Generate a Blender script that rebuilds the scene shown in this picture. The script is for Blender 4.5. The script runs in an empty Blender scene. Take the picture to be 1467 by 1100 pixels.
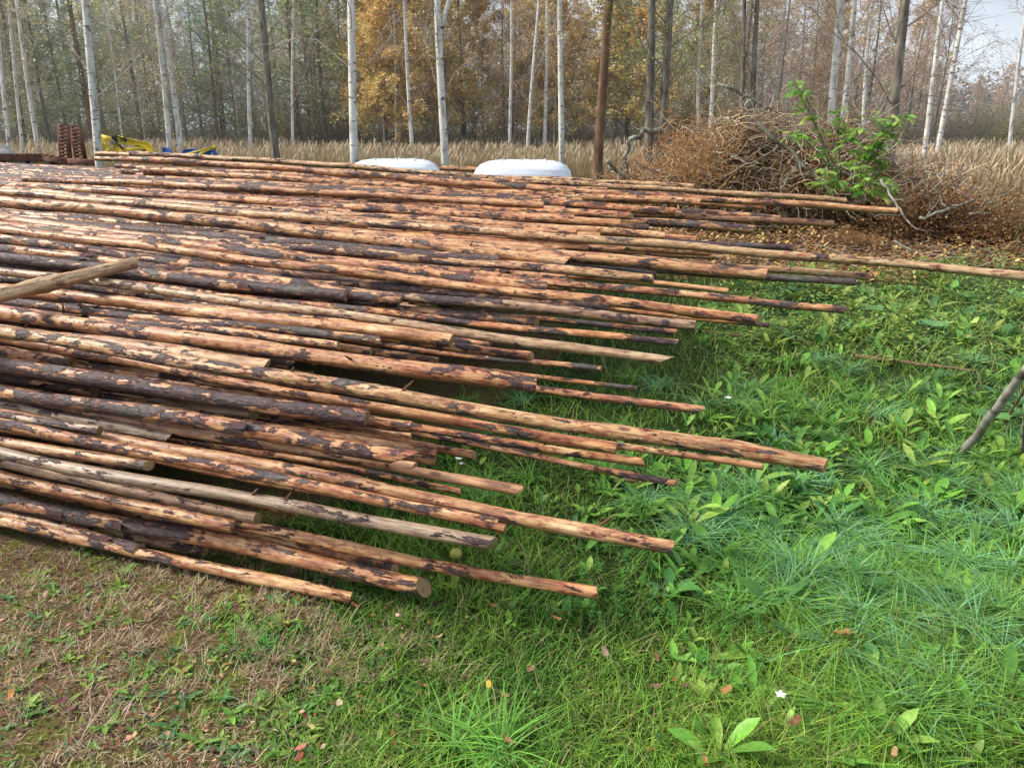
import bpy, math, random
import numpy as np
from mathutils import Vector, Matrix
random.seed(7); rng = np.random.default_rng(7)
S = bpy.context.scene
C = S.collection
PI = math.pi
# ---------------------------------------------------------------- camera
F = 1100.0; PITCH = math.radians(18.4); CH = 1.7
cp, sp = math.cos(PITCH), math.sin(PITCH)
cam = bpy.data.cameras.new('camera'); co = bpy.data.objects.new('camera', cam); C.objects.link(co)
co.location = (0, 0, CH); co.rotation_euler = (PI/2 - PITCH, 0, 0)
cam.sensor_width = 36; cam.lens = F/1467*36; cam.clip_end = 1500; cam.clip_start = .05
S.camera = co
def ray(px, py):
    a = (px-733.5)/F; b = (550-py)/F
    return np.array([a, cp + b*sp, b*cp - sp])
def at_depth(px, py, t): return np.array([0, 0, CH]) + ray(px, py)*t
def at_z(px, py, z=0.0):
    r = ray(px, py); return np.array([0, 0, CH]) + r*((z-CH)/r[2])
def at_Y(px, py, Y):
    r = ray(px, py); return np.array([0, 0, CH]) + r*(Y/r[1])
# ---------------------------------------------------------------- object helpers
def tag(o, label=None, cat=None, group=None, kind=None):
    if label: o['label'] = label
    if cat: o['category'] = cat
    if group: o['group'] = group
    if kind: o['kind'] = kind
    return o
def empty(name, loc, label=None, cat=None, group=None, rz=0):
    o = bpy.data.objects.new(name, None); C.objects.link(o); o.location = tuple(loc); o.rotation_euler = (0, 0, rz)
    o.empty_display_size = .1
    return tag(o, label, cat, group)
def link(name, me, parent=None, loc=None):
    o = bpy.data.objects.new(name, me); C.objects.link(o)
    if parent is not None: o.parent = parent
    if loc is not None: o.location = tuple(loc)
    return o
class MB:
    """collects vertices, faces and point colours into one mesh"""
    def __init__(s): s.v = []; s.q = []; s.t = []; s.c = []; s.n = 0
    def add(s, v, q=None, t=None, c=None):
        v = np.asarray(v, float).reshape(-1, 3); s.v.append(v)
        if q is not None and len(q): s.q.append(np.asarray(q, int).reshape(-1, 4)+s.n)
        if t is not None and len(t): s.t.append(np.asarray(t, int).reshape(-1, 3)+s.n)
        if c is None: c = np.ones((len(v), 3))*.5
        c = np.asarray(c, float)
        if c.ndim == 1: c = np.tile(c, (len(v), 1))
        s.c.append(c); s.n += len(v)
    def mesh(s, name, mat, smooth=False):
        v = np.concatenate(s.v); c = np.concatenate(s.c)
        q = np.concatenate(s.q) if s.q else np.zeros((0, 4), int)
        t = np.concatenate(s.t) if s.t else np.zeros((0, 3), int)
        me = bpy.data.meshes.new(name)
        me.vertices.add(len(v)); me.vertices.foreach_set('co', v.ravel())
        nl = len(q)*4+len(t)*3
        me.loops.add(nl); me.loops.foreach_set('vertex_index', np.concatenate([q.ravel(), t.ravel()]).astype(np.int32))
        me.polygons.add(len(q)+len(t))
        st = np.concatenate([np.arange(len(q))*4, len(q)*4+np.arange(len(t))*3]).astype(np.int32)
        me.polygons.foreach_set('loop_start', st)
        if smooth: me.polygons.foreach_set('use_smooth', np.ones(len(st), bool))
        me.update(calc_edges=True)
        ca = me.color_attributes.new('Col', 'FLOAT_COLOR', 'POINT')
        ca.data.foreach_set('color', np.concatenate([c, np.ones((len(c), 1))], 1).astype(np.float32).ravel())
        me.materials.append(mat)
        return me
    def build(s, name, mat, parent=None, smooth=False, loc=None):
        return link(name, s.mesh(name, mat, smooth), parent, loc)
def tube_into(mb, pts, rad, sides=6, col=None, cap=True):
    pts = np.asarray(pts, float); n = len(pts); rad = np.broadcast_to(np.asarray(rad, float), (n,))
    d = np.gradient(pts, axis=0); d /= np.linalg.norm(d, axis=1)[:, None]+1e-9
    up = np.array([0, 0, 1.]) if abs(d[0][2]) < .9 else np.array([1., 0, 0])
    a = np.cross(d, up); a /= np.linalg.norm(a, axis=1)[:, None]+1e-9; b = np.cross(a, d)
    th = np.arange(sides)*2*PI/sides
    v = pts[:, None]+rad[:, None, None]*(np.cos(th)[None, :, None]*a[:, None]+np.sin(th)[None, :, None]*b[:, None])
    i = np.arange(n-1)[:, None]*sides; j = np.arange(sides)[None]; k = (j+1) % sides
    q = np.stack([i+j, i+k, i+k+sides, i+j+sides], -1).reshape(-1, 4)
    t = None; v = v.reshape(-1, 3)
    if cap:
        v = np.concatenate([v, pts[:1], pts[-1:]]); jj = np.arange(sides); kk = (jj+1) % sides; m = n*sides
        t = np.concatenate([np.stack([np.full(sides, m), kk, jj], -1), np.stack([np.full(sides, m+1), jj+(n-1)*sides, kk+(n-1)*sides], -1)])
    mb.add(v, q, t, col)
def box_into(mb, c, size, rot=None, col=None, bev=.15):
    """box with chamfered vertical edges"""
    sx, sy, sz = np.array(size)/2; b = min(sx, sy)*bev
    p = [(-sx+b, -sy), (sx-b, -sy), (sx, -sy+b), (sx, sy-b), (sx-b, sy), (-sx+b, sy), (-sx, sy-b), (-sx, -sy+b)]
    v = [(x, y, z) for z in (-sz, sz) for x, y in p]; v = np.array(v+[(0, 0, -sz), (0, 0, sz)])
    if rot is not None: v = v @ np.array(rot).T
    q = [(i, (i+1) % 8, (i+1) % 8+8, i+8) for i in range(8)]
    t = [(16, (i+1) % 8, i) for i in range(8)]+[(17, i+8, (i+1) % 8+8) for i in range(8)]
    mb.add(v+np.array(c), q, t, col)
def beam_into(mb, p, q, w, h, col=None):
    p = np.array(p, float); q = np.array(q, float); d = q-p; L = np.linalg.norm(d); d /= L
    up = np.array([0, 0, 1.]) if abs(d[2]) < .95 else np.array([1., 0, 0])
    a = np.cross(up, d); a /= np.linalg.norm(a); b = np.cross(d, a)
    box_into(mb, (p+q)/2, (w, h, L), np.stack([a, b, d], 1), col)
def prism_into(mb, poly, thick, frame, col=None):
    """poly (x,z) extruded by thick along local y; frame = (origin, x axis)"""
    o, ax = frame; ax = np.array(ax, float); ax /= np.linalg.norm(ax); ay = np.array([-ax[1], ax[0], 0]); n = len(poly)
    v = [np.array(o)+ax*x+np.array([0, 0, z])+ay*s*thick/2 for s in (-1, 1) for x, z in poly]
    c0 = np.mean(v[:n], 0); c1 = np.mean(v[n:], 0)
    q = [(i, (i+1) % n, (i+1) % n+n, i+n) for i in range(n)]
    t = [(2*n, (i+1) % n, i) for i in range(n)]+[(2*n+1, i+n, (i+1) % n+n) for i in range(n)]
    mb.add(np.array(v+[c0, c1]), q, t, col)
# smooth value noise in numpy
_tab = rng.random((256, 256))
def vn(x, y, s=1.0, o=0):
    x = np.asarray(x, float)*s+o*17.3+500; y = np.asarray(y, float)*s+o*9.1+500
    xi = np.floor(x).astype(int); yi = np.floor(y).astype(int); fx = x-xi; fy = y-yi
    fx = fx*fx*(3-2*fx); fy = fy*fy*(3-2*fy); T = lambda a, b: _tab[a % 256, b % 256]
    return (T(xi, yi)*(1-fx)+T(xi+1, yi)*fx)*(1-fy)+(T(xi, yi+1)*(1-fx)+T(xi+1, yi+1)*fx)*fy
def sstep(a, b, x): t = np.clip((x-a)/(b-a), 0, 1); return t*t*(3-2*t)
# ribbons: blades and leaves, fully vectorised
def ribbons(mb, base, head, length, width, prof, lean=.5, curl=.6, up=1.0, col=None, fold=0.0, side=0.0):
    base = np.asarray(base, float); n = len(base); K = len(prof)
    f = lambda z: np.broadcast_to(np.asarray(z, float), (n,))
    head, length, width, lean, curl, up, side = map(f, (head, length, width, lean, curl, up, side))
    t = np.linspace(0, 1, K)
    hx, hy = np.cos(head), np.sin(head)
    r = length[:, None]*(lean[:, None]*t+curl[:, None]*t**2)
    z = length[:, None]*(up[:, None]*t-(.55*curl*up)[:, None]*t**2)
    sd = length[:, None]*side[:, None]*t**2
    ctr = np.stack([base[:, 0, None]+hx[:, None]*r-hy[:, None]*sd, base[:, 1, None]+hy[:, None]*r+hx[:, None]*sd, base[:, 2, None]+z], -1)
    w = width[:, None]*np.asarray(prof)[None]/2
    px, py = -hy, hx
    off = np.stack([px[:, None]*w, py[:, None]*w, w*0], -1)
    if fold: 
        L = ctr-off; R = ctr+off; L[..., 2] += fold*w; R[..., 2] += fold*w
        v = np.stack([L, ctr, R], 2); m = 3
    else: v = np.stack([ctr-off, ctr+off], 2); m = 2
    i = (np.arange(n)*K*m)[:, None, None]+(np.arange(K-1)*m)[None, :, None]+np.arange(m-1)[None, None]
    q = np.stack([i, i+1, i+1+m, i+m], -1).reshape(-1, 4)
    if col is not None:
        col = np.broadcast_to(np.asarray(col, float), (n, 3))
        c = np.repeat(col, K*m, 0)
    else: c = None
    mb.add(v.reshape(-1, 3), q, None, c)
BL = [1, .9, .65, .12]; LF = [.12, .75, 1, .8, .1]; TON = [.15, .4, .7, 1, .85, .1]
def jit(c, n, h=.25, s=.1):
    c = np.asarray(c, float); k = 1+(rng.random((n, 1))-.5)*2*h
    return np.clip(c*k*(1+(rng.random((n, 3))-.5)*2*s), 0, 1)
def pick(cols, n, p=None):
    cols = np.array(cols, float); return cols[rng.choice(len(cols), n, p=p)]
# ---------------------------------------------------------------- materials
def nt(name):
    m = bpy.data.materials.new(name); m.use_nodes = True; t = m.node_tree; t.nodes.clear()
    return m, t, t.nodes.new('ShaderNodeOutputMaterial')
def N(t, ty, **k):
    n = t.nodes.new('ShaderNode'+ty)
    for a, b in k.items(): setattr(n, a, b)
    return n
def ramp(t, stops, inp=None):
    r = N(t, 'ValToRGB'); e = r.color_ramp.elements
    while len(e) < len(stops): e.new(.5)
    for x, (p, c) in zip(e, stops): x.position = p; x.color = (*c, 1) if len(c) == 3 else c
    if inp is not None: t.links.new(inp, r.inputs[0])
    return r.outputs[0]
def mixc(t, f, a, b, mode='MIX'):
    m = N(t, 'Mix', data_type='RGBA', blend_type=mode)
    for s, v in ((m.inputs[0], f), (m.inputs[6], a), (m.inputs[7], b)):
        if isinstance(v, (int, float)): s.default_value = v
        elif isinstance(v, tuple): s.default_value = (*v, 1)
        else: t.links.new(v, s)
    return m.outputs[2]
def mth(t, op, a, b=None):
    m = N(t, 'Math', operation=op)
    for s, v in ((m.inputs[0], a), (m.inputs[1], b)):
        if v is None: continue
        if isinstance(v, (int, float)): s.default_value = v
        else: t.links.new(v, s)
    return m.outputs[0]
def noise(t, vec, scale, detail=4, rough=.55, dist=0):
    n = N(t, 'TexNoise'); n.inputs['Scale'].default_value = scale; n.inputs['Detail'].default_value = detail
    n.inputs['Roughness'].default_value = rough; n.inputs['Distortion'].default_value = dist
    if vec is not None: t.links.new(vec, n.inputs['Vector'])
    return n.outputs[0]
def mapping(t, vec, scale, add=None):
    m = N(t, 'VectorMath', operation='MULTIPLY'); t.links.new(vec, m.inputs[0]); m.inputs[1].default_value = scale
    if add is None: return m.outputs[0]
    a = N(t, 'VectorMath', operation='ADD'); t.links.new(m.outputs[0], a.inputs[0]); t.links.new(add, a.inputs[1]); return a.outputs[0]
def bump(t, h, strength, dist=.01):
    b = N(t, 'Bump'); b.inputs['Strength'].default_value = strength; b.inputs['Distance'].default_value = dist
    t.links.new(h, b.inputs['Height']); return b.outputs[0]
def leafmat(name, trans=.35, rough=.5, spec=.35):
    m, t, o = nt(name); a = N(t, 'Attribute', attribute_name='Col')
    g = N(t, 'NewGeometry'); n1 = noise(t, g.outputs['Position'], 60, 2)
    c = mixc(t, .35, a.outputs['Color'], mixc(t, 1.0, a.outputs['Color'], ramp(t, [(.3, (.5, .5, .5)), (.7, (1.6, 1.6, 1.5))], n1), 'MULTIPLY'))
    p = N(t, 'BsdfPrincipled'); p.inputs['Roughness'].default_value = rough; p.inputs['Specular IOR Level'].default_value = spec
    t.links.new(c, p.inputs['Base Color'])
    tr = N(t, 'BsdfTranslucent'); t.links.new(c, tr.inputs['Color'])
    mx = N(t, 'MixShader'); mx.inputs[0].default_value = trans
    t.links.new(p.outputs[0], mx.inputs[1]); t.links.new(tr.outputs[0], mx.inputs[2]); t.links.new(mx.outputs[0], o.inputs[0])
    return m
M_leaf = leafmat('leaf', .28, .5, .25); M_rowan = leafmat('rowan leaf', .5, .4, .4); M_dry = leafmat('dry leaf', .2, .8, .15); M_glossy = leafmat('glossy leaf', .25, .45, .3)
M_straw = leafmat('straw', .15, .7, .2); M_far = leafmat('distant leaf', .3, .8, .1)
def pole_material():
    m, t, o = nt('peeled pole wood and bark')
    tc = N(t, 'TexCoord'); oi = N(t, 'ObjectInfo')
    off = N(t, 'CombineXYZ'); r = mth(t, 'MULTIPLY', oi.outputs['Random'], 83.0)
    for i in range(3): t.links.new(r, off.inputs[i])
    sep = N(t, 'SeparateColor'); t.links.new(oi.outputs['Color'], sep.inputs[0])
    cov, tone, grey = sep.outputs[0], sep.outputs[1], sep.outputs[2]
    ob = tc.outputs['Object']
    vs = N(t, 'VectorMath', operation='SCALE'); t.links.new(ob, vs.inputs[0]); t.links.new(mth(t, 'ADD', mth(t, 'MULTIPLY', mth(t, 'FRACT', mth(t, 'MULTIPLY', r, 1.7)), .9), .65), vs.inputs['Scale'])
    v1 = mapping(t, vs.outputs[0], (4.6, 15, 15), off.outputs[0]); big = noise(t, v1, 1.15, 7, .64, .35)
    strips = noise(t, mapping(t, ob, (1.3, 42, 42), off.outputs[0]), 1.0, 5, .65)
    ragged = noise(t, mapping(t, ob, (30, 55, 55), off.outputs[0]), 1.0, 4, .7)
    v2 = mapping(t, ob, (1.0, 3, 3), off.outputs[0]); low = noise(t, v2, .55, 2, .5)
    sx_ = N(t, 'SeparateXYZ'); t.links.new(ob, sx_.inputs[0])
    gr = N(t, 'Clamp'); t.links.new(mth(t, 'MULTIPLY', sx_.outputs[0], -.016), gr.inputs[0]); gr.inputs[2].default_value = .03
    f0 = mth(t, 'ADD', mth(t, 'ADD', mth(t, 'ADD', mth(t, 'MULTIPLY', big, .78), mth(t, 'MULTIPLY', low, .10)), mth(t, 'ADD', mth(t, 'MULTIPLY', strips, .20), mth(t, 'MULTIPLY', ragged, .12))), gr.outputs[0])
    thr = mth(t, 'SUBTRACT', .80, mth(t, 'MULTIPLY', cov, .36))         # more coverage: lower threshold
    d = mth(t, 'SUBTRACT', f0, thr)
    barkf = ramp(t, [(.488, (0, 0, 0)), (.514, (1, 1, 1))], mth(t, 'ADD', d, .5))
    stain = ramp(t, [(.36, (0, 0, 0)), (.49, (1, 1, 1))], mth(t, 'ADD', d, .5))
    fib = noise(t, mapping(t, ob, (7, 150, 150), off.outputs[0]), 1.0, 4, .6)
    fleck = noise(t, mapping(t, ob, (22, 60, 60), off.outputs[0]), 1.0, 5, .7)
    mid = noise(t, mapping(t, ob, (5, 22, 22), off.outputs[0]), 1.0, 4, .6)
    orange = ramp(t, [(.28, (.20, .06, .03)), (.42, (.46, .19, .08)), (.56, (.70, .36, .15)), (.74, (.86, .60, .34))], mid)
    pale = ramp(t, [(.28, (.24, .14, .07)), (.45, (.56, .36, .17)), (.70, (.84, .62, .36))], mid)
    wood = mixc(t, tone, orange, pale)
    wood = mixc(t, .75, wood, ramp(t, [(.32, (.25, .17, .12)), (.5, (.95, .93, .9)), (.7, (1.3, 1.25, 1.15))], fib), 'MULTIPLY')
    # flecks of red inner bark
    red = ramp(t, [(.47, (0, 0, 0)), (.58, (1, 1, 1))], fleck)
    st2 = mth(t, 'MULTIPLY', mth(t, 'ADD', mth(t, 'MULTIPLY', stain, .65), .42), red)
    wood = mixc(t, st2, wood, ramp(t, [(.3, (.13, .022, .012)), (.7, (.34, .07, .03))], fib))
    wood = mixc(t, mth(t, 'MULTIPLY', grey, .85), wood, ramp(t, [(.3, (.10, .085, .07)), (.6, (.27, .23, .19)), (.8, (.36, .33, .27))], fib))
    # knots
    vo = N(t, 'TexVoronoi'); t.links.new(mapping(t, ob, (5.5, 16, 16), off.outputs[0]), vo.inputs['Vector']); vo.inputs['Scale'].default_value = 1.0
    knot = ramp(t, [(.10, (1, 1, 1)), (.17, (0, 0, 0))], vo.outputs['Distance'])
    wood = mixc(t, mth(t, 'MULTIPLY', knot, .8), wood, (.07, .03, .015))
    wood = mixc(t, mth(t, 'MULTIPLY', ramp(t, [(.67, (0, 0, 0)), (.70, (1, 1, 1))], noise(t, mapping(t, ob, (1.6, 45, 45), off.outputs[0]), 1.0, 3)), .75), wood, (.035, .02, .014))
    bn = noise(t, mapping(t, ob, (26, 70, 70), off.outputs[0]), 1.0, 5, .68)
    bark = ramp(t, [(.32, (.009, .004, .005)), (.48, (.046, .022, .025)), (.62, (.125, .066, .068)), (.76, (.27, .17, .15))], bn)
    bark = mixc(t, mth(t, 'MULTIPLY', ramp(t, [(.52, (0, 0, 0)), (.66, (1, 1, 1))], noise(t, v2, 2.3, 4)), .55), bark, ramp(t, [(.35, (.06, .07, .06)), (.65, (.20, .21, .16))], bn))
    c = mixc(t, barkf, wood, bark)
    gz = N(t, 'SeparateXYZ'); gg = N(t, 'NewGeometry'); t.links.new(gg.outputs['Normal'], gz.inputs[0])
    c = mixc(t, mth(t, 'MULTIPLY', ramp(t, [(.20, (1, 1, 1)), (.48, (0, 0, 0))], mth(t, 'ADD', mth(t, 'MULTIPLY', gz.outputs[2], .5), .5)), .5), c, (.085, .055, .035))  # down-facing sides mixed to dark brown: underside shade put into the colour
    p = N(t, 'BsdfPrincipled'); t.links.new(c, p.inputs['Base Color'])
    t.links.new(ramp(t, [(0, (.42, .42, .42)), (1, (.52, .52, .52))], barkf), p.inputs['Roughness']); p.inputs['Specular IOR Level'].default_value = .5
    h = mth(t, 'ADD', mth(t, 'MULTIPLY', barkf, .9), mth(t, 'ADD', mth(t, 'MULTIPLY', bn, mth(t, 'MULTIPLY', barkf, 1.1)), mth(t, 'MULTIPLY', fib, .28)))
    h = mth(t, 'ADD', h, mth(t, 'MULTIPLY', mid, .5))
    t.links.new(bump(t, h, 1.0, .008), p.inputs['Normal']); t.links.new(p.outputs[0], o.inputs[0])
    return m
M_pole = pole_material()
def cut_material():
    m, t, o = nt('sawn end grain'); tc = N(t, 'TexCoord'); oi = N(t, 'ObjectInfo')
    s = N(t, 'SeparateXYZ'); t.links.new(tc.outputs['Object'], s.inputs[0])
    r = mth(t, 'SQRT', mth(t, 'ADD', mth(t, 'POWER', s.outputs[1], 2.0), mth(t, 'POWER', s.outputs[2], 2.0)))
    n = noise(t, tc.outputs['Object'], 55, 4); rr = mth(t, 'SINE', mth(t, 'ADD', mth(t, 'MULTIPLY', r, 1500), mth(t, 'MULTIPLY', n, 9)))
    c = ramp(t, [(0, (.30, .16, .065)), (1, (.56, .36, .17))], mth(t, 'ADD', mth(t, 'MULTIPLY', rr, .25), n))
    sep = N(t, 'SeparateColor'); t.links.new(oi.outputs['Color'], sep.inputs[0])
    c = mixc(t, sep.outputs[2], c, (.16, .15, .075)); c = mixc(t, mth(t, 'MULTIPLY', sep.outputs[0], .35), c, (.16, .07, .03))
    c = mixc(t, ramp(t, [(.55, (0, 0, 0)), (.7, (.8, .8, .8))], noise(t, tc.outputs['Object'], 28, 3)), c, (.10, .055, .03))
    p = N(t, 'BsdfPrincipled'); t.links.new(c, p.inputs['Base Color']); p.inputs['Roughness'].default_value = .75
    t.links.new(bump(t, mth(t, 'ADD', n, mth(t, 'MULTIPLY', rr, .1)), .5, .004), p.inputs['Normal']); t.links.new(p.outputs[0], o.inputs[0]); return m
M_cut = cut_material()
def bark_mat(name, base, dark, light, kind='birch'):
    m, t, o = nt(name); tc = N(t, 'TexCoord'); ob = tc.outputs['Object']; oi = N(t, 'ObjectInfo')
    off = N(t, 'CombineXYZ'); r = mth(t, 'MULTIPLY', oi.outputs['Random'], 60.0)
    for i in range(3): t.links.new(r, off.inputs[i])
    sc = (3.0, 3.0, 12) if kind == 'birch' else (14, 14, 2.5)
    n1 = noise(t, mapping(t, ob, sc, off.outputs[0]), 1.3, 4, .6); n2 = noise(t, mapping(t, ob, (9, 9, 3), off.outputs[0]), 1.0, 4)
    c = ramp(t, [(.3, dark), (.48, base), (.75, light)], n2)
    if kind == 'birch':
        c = mixc(t, ramp(t, [(.58, (0, 0, 0)), (.64, (.9, .9, .9))], n1), c, (.045, .04, .035))
        s = N(t, 'SeparateXYZ'); t.links.new(ob, s.inputs[0])
        c = mixc(t, ramp(t, [(0, (.75, .75, .75)), (.05, (0, 0, 0))], mth(t, 'DIVIDE', s.outputs[2], 30.0)), c, (.10, .09, .075))
    else: c = mixc(t, .7, c, ramp(t, [(.3, (.35, .35, .35)), (.7, (1.3, 1.3, 1.3))], n1), 'MULTIPLY')
    p = N(t, 'BsdfPrincipled'); t.links.new(c, p.inputs['Base Color']); p.inputs['Roughness'].default_value = .8; p.inputs['Specular IOR Level'].default_value = .2
    t.links.new(bump(t, n1, .6, .02), p.inputs['Normal']); t.links.new(p.outputs[0], o.inputs[0]); return m
M_birch = bark_mat('birch bark', (.66, .64, .59), (.34, .31, .27), (.80, .78, .74))
M_alder = bark_mat('grey alder bark', (.21, .18, .145), (.09, .075, .06), (.34, .32, .25), 'alder')
M_pine = bark_mat('reddish pine bark', (.22, .13, .08), (.09, .06, .04), (.32, .2, .13), 'alder')
M_lichen = bark_mat('lichened dead branch', (.25, .24, .19), (.08, .065, .05), (.42, .44, .36), 'alder')
def flat_mat(name, stops, scale=12, rough=.7, bmp=.3, attr=False, metal=0, det=5, dist=.01):
    m, t, o = nt(name); tc = N(t, 'TexCoord'); n = noise(t, tc.outputs['Object'], scale, det, .6)
    c = ramp(t, stops, n)
    if attr: c = mixc(t, .8, c, N(t, 'Attribute', attribute_name='Col').outputs['Color'])
    p = N(t, 'BsdfPrincipled'); t.links.new(c, p.inputs['Base Color']); p.inputs['Roughness'].default_value = rough; p.inputs['Metallic'].default_value = metal
    t.links.new(bump(t, n, bmp, dist), p.inputs['Normal']); t.links.new(p.outputs[0], o.inputs[0]); return m
def attr_mat(name, rough=.8, spec=.2):
    m, t, o = nt(name); a = N(t, 'Attribute', attribute_name='Col'); g = N(t, 'NewGeometry')
    n = noise(t, g.outputs['Position'], 25, 3); c = mixc(t, 1.0, a.outputs['Color'], ramp(t, [(.3, (.55, .55, .55)), (.7, (1.4, 1.4, 1.4))], n), 'MULTIPLY')
    p = N(t, 'BsdfPrincipled'); t.links.new(c, p.inputs['Base Color']); p.inputs['Roughness'].default_value = rough; p.inputs['Specular IOR Level'].default_value = spec
    t.links.new(p.outputs[0], o.inputs[0]); return m
M_twig = attr_mat('twigs')
M_rust = flat_mat('rusty painted steel', [(.3, (.07, .03, .02)), (.5, (.16, .06, .04)), (.7, (.24, .11, .07))], 9, .8)
M_yellow = flat_mat('worn yellow paint', [(.25, (.30, .16, .02)), (.42, (.72, .50, .03)), (.7, (.85, .65, .06))], 5, .5)
M_blue = flat_mat('worn blue paint', [(.25, (.02, .05, .14)), (.45, (.02, .11, .45)), (.7, (.05, .2, .6))], 5, .5)
M_rubber = flat_mat('weathered tyre rubber', [(.3, (.07, .07, .07)), (.7, (.16, .16, .15))], 30, .85)
M_rim = flat_mat('yellow wheel rim paint', [(.3, (.5, .26, .02)), (.7, (.78, .46, .03))], 14, .55)
M_dark = flat_mat('dark oily steel', [(.3, (.02, .02, .02)), (.7, (.06, .055, .05))], 14, .6)
M_gravel = flat_mat('pale gravel', [(.3, (.16, .16, .15)), (.7, (.42, .41, .38))], 14, .95, .9, dist=.06)
M_wrap = flat_mat('white bale wrap', [(.3, (.66, .69, .74)), (.7, (.84, .86, .90))], 1.6, .3, .5, dist=.06, det=2)
M_apple = flat_mat('yellow green skin', [(.3, (.30, .32, .05)), (.6, (.45, .45, .10)), (.8, (.25, .22, .06))], 40, .4)
M_petal = flat_mat('white petals', [(.3, (.75, .75, .72)), (.7, (.85, .85, .85))], 30, .6)
# ---------------------------------------------------------------- ground
AZ = math.radians(17.7); dU = np.array([math.cos(AZ), -math.sin(AZ)]); dV = np.array([math.sin(AZ), math.cos(AZ)])
def uv_of(x, y): return x*dU[0]+y*dU[1], x*dV[0]+y*dV[1]
def _uvp(px, py, z):
    p = at_z(px, py, z); return (p[0]*dU[0]+p[1]*dU[1], p[0]*dV[0]+p[1]*dV[1])
_E = sorted([_uvp(*a)[::-1] for a in ((250, 745, .15), (380, 640, .35), (480, 540, .6), (600, 470, .68), (720, 400, .78), (800, 350, .85), (800, 300, .93), (860, 275, 1.0), (800, 258, 1.08), (730, 247, 1.15), (560, 238, 1.22), (430, 231, 1.26))])
print('edge', [(round(float(a), 2), round(float(b), 2)) for a, b in _E])
def pile_edge(v): return np.interp(v, [e[0] for e in _E], [e[1] for e in _E])
def under_pile(x, y):
    u, v = uv_of(x, y); return sstep(2.1, 2.5, v)*sstep(9.6, 9.0, v)*sstep(.35, -.25, u-pile_edge(v))
def dryness(x, y):
    n = vn(x, y, 2.2, 3)*.7+vn(x, y, 7, 5)*.5
    d = sstep(.10, .75, -x-.45+(n-.6)*1.5-np.maximum(0, 1.75-y)*.55)
    return np.clip(np.maximum(d*sstep(3.6, 2.8, y), under_pile(x, y)), 0, 1)
def litter(x, y):
    n = vn(x, y, .8, 8)
    return sstep(9.0, 10.0, y+(n-.5)*1.4)*sstep(18, 15.5, y)*sstep(-.5, 1.5, x)
def gz(x, y):
    d = np.hypot(x, y)
    return (vn(x, y, 1.3, 1)-.5)*.05+(vn(x, y, 6, 2)-.5)*.012*np.exp(-d/12)+(vn(x, y, .12, 4)-.5)*.25*sstep(18, 50, d)
def axis(a):
    return np.array(sorted(set(np.round(a, 4))))
gx = axis(np.concatenate([-np.geomspace(5, 900, 40), np.arange(-5, 9.01, .07), np.geomspace(9.1, 900, 40)]))
gy = axis(np.concatenate([-np.geomspace(1, 900, 24), np.arange(-1, 14.01, .07), np.geomspace(14.1, 900, 60)]))
X, Y = np.meshgrid(gx, gy); Z = gz(X, Y)
mb = MB(); nx = len(gx); i = (np.arange(len(gy)-1)[:, None]*nx+np.arange(nx-1)[None]).ravel()
dr = dryness(X, Y); lt = litter(X, Y)
mb.add(np.stack([X, Y, Z], -1), np.stack([i, i+1, i+1+nx, i+nx], -1), None, np.stack([dr, lt, X*0], -1).reshape(-1, 3))
def ground_mat():
    m, t, o = nt('turf, moss and soil'); a = N(t, 'Attribute', attribute_name='Col'); s = N(t, 'SeparateColor'); t.links.new(a.outputs['Color'], s.inputs[0])
    g = N(t, 'NewGeometry'); P = g.outputs['Position']
    n1 = noise(t, P, 9, 6, .65); n2 = noise(t, P, 70, 5, .7); n3 = noise(t, P, 3, 4)
    green = ramp(t, [(.3, (.015, .022, .008)), (.5, (.035, .07, .018)), (.7, (.08, .12, .03))], n2)
    soil = ramp(t, [(.3, (.04, .024, .016)), (.46, (.14, .085, .05)), (.6, (.25, .165, .095)), (.75, (.42, .33, .20))], n2)
    moss = ramp(t, [(.3, (.06, .07, .015)), (.6, (.22, .25, .04)), (.8, (.34, .35, .08))], n2)
    soil = mixc(t, ramp(t, [(.48, (0, 0, 0)), (.6, (.8, .8, .8))], n1), soil, moss)
    c = mixc(t, ramp(t, [(.35, (0, 0, 0)), (.65, (1, 1, 1))], mth(t, 'ADD', mth(t, 'MULTIPLY', mth(t, 'SUBTRACT', n1, .5), .6), s.outputs[0])), green, soil)
    lit = ramp(t, [(.3, (.03, .015, .01)), (.5, (.12, .06, .03)), (.62, (.26, .15, .06)), (.75, (.4, .28, .1))], noise(t, P, 22, 5, .7))
    c = mixc(t, s.outputs[1], c, lit)
    p = N(t, 'BsdfPrincipled'); t.links.new(c, p.inputs['Base Color']); p.inputs['Roughness'].default_value = .95; p.inputs['Specular IOR Level'].default_value = .1
    t.links.new(bump(t, mth(t, 'ADD', n2, n1), .9, .03), p.inputs['Normal']); t.links.new(p.outputs[0], o.inputs[0]); return m
tag(mb.build('ground', ground_mat(), smooth=True), kind='structure')
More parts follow.
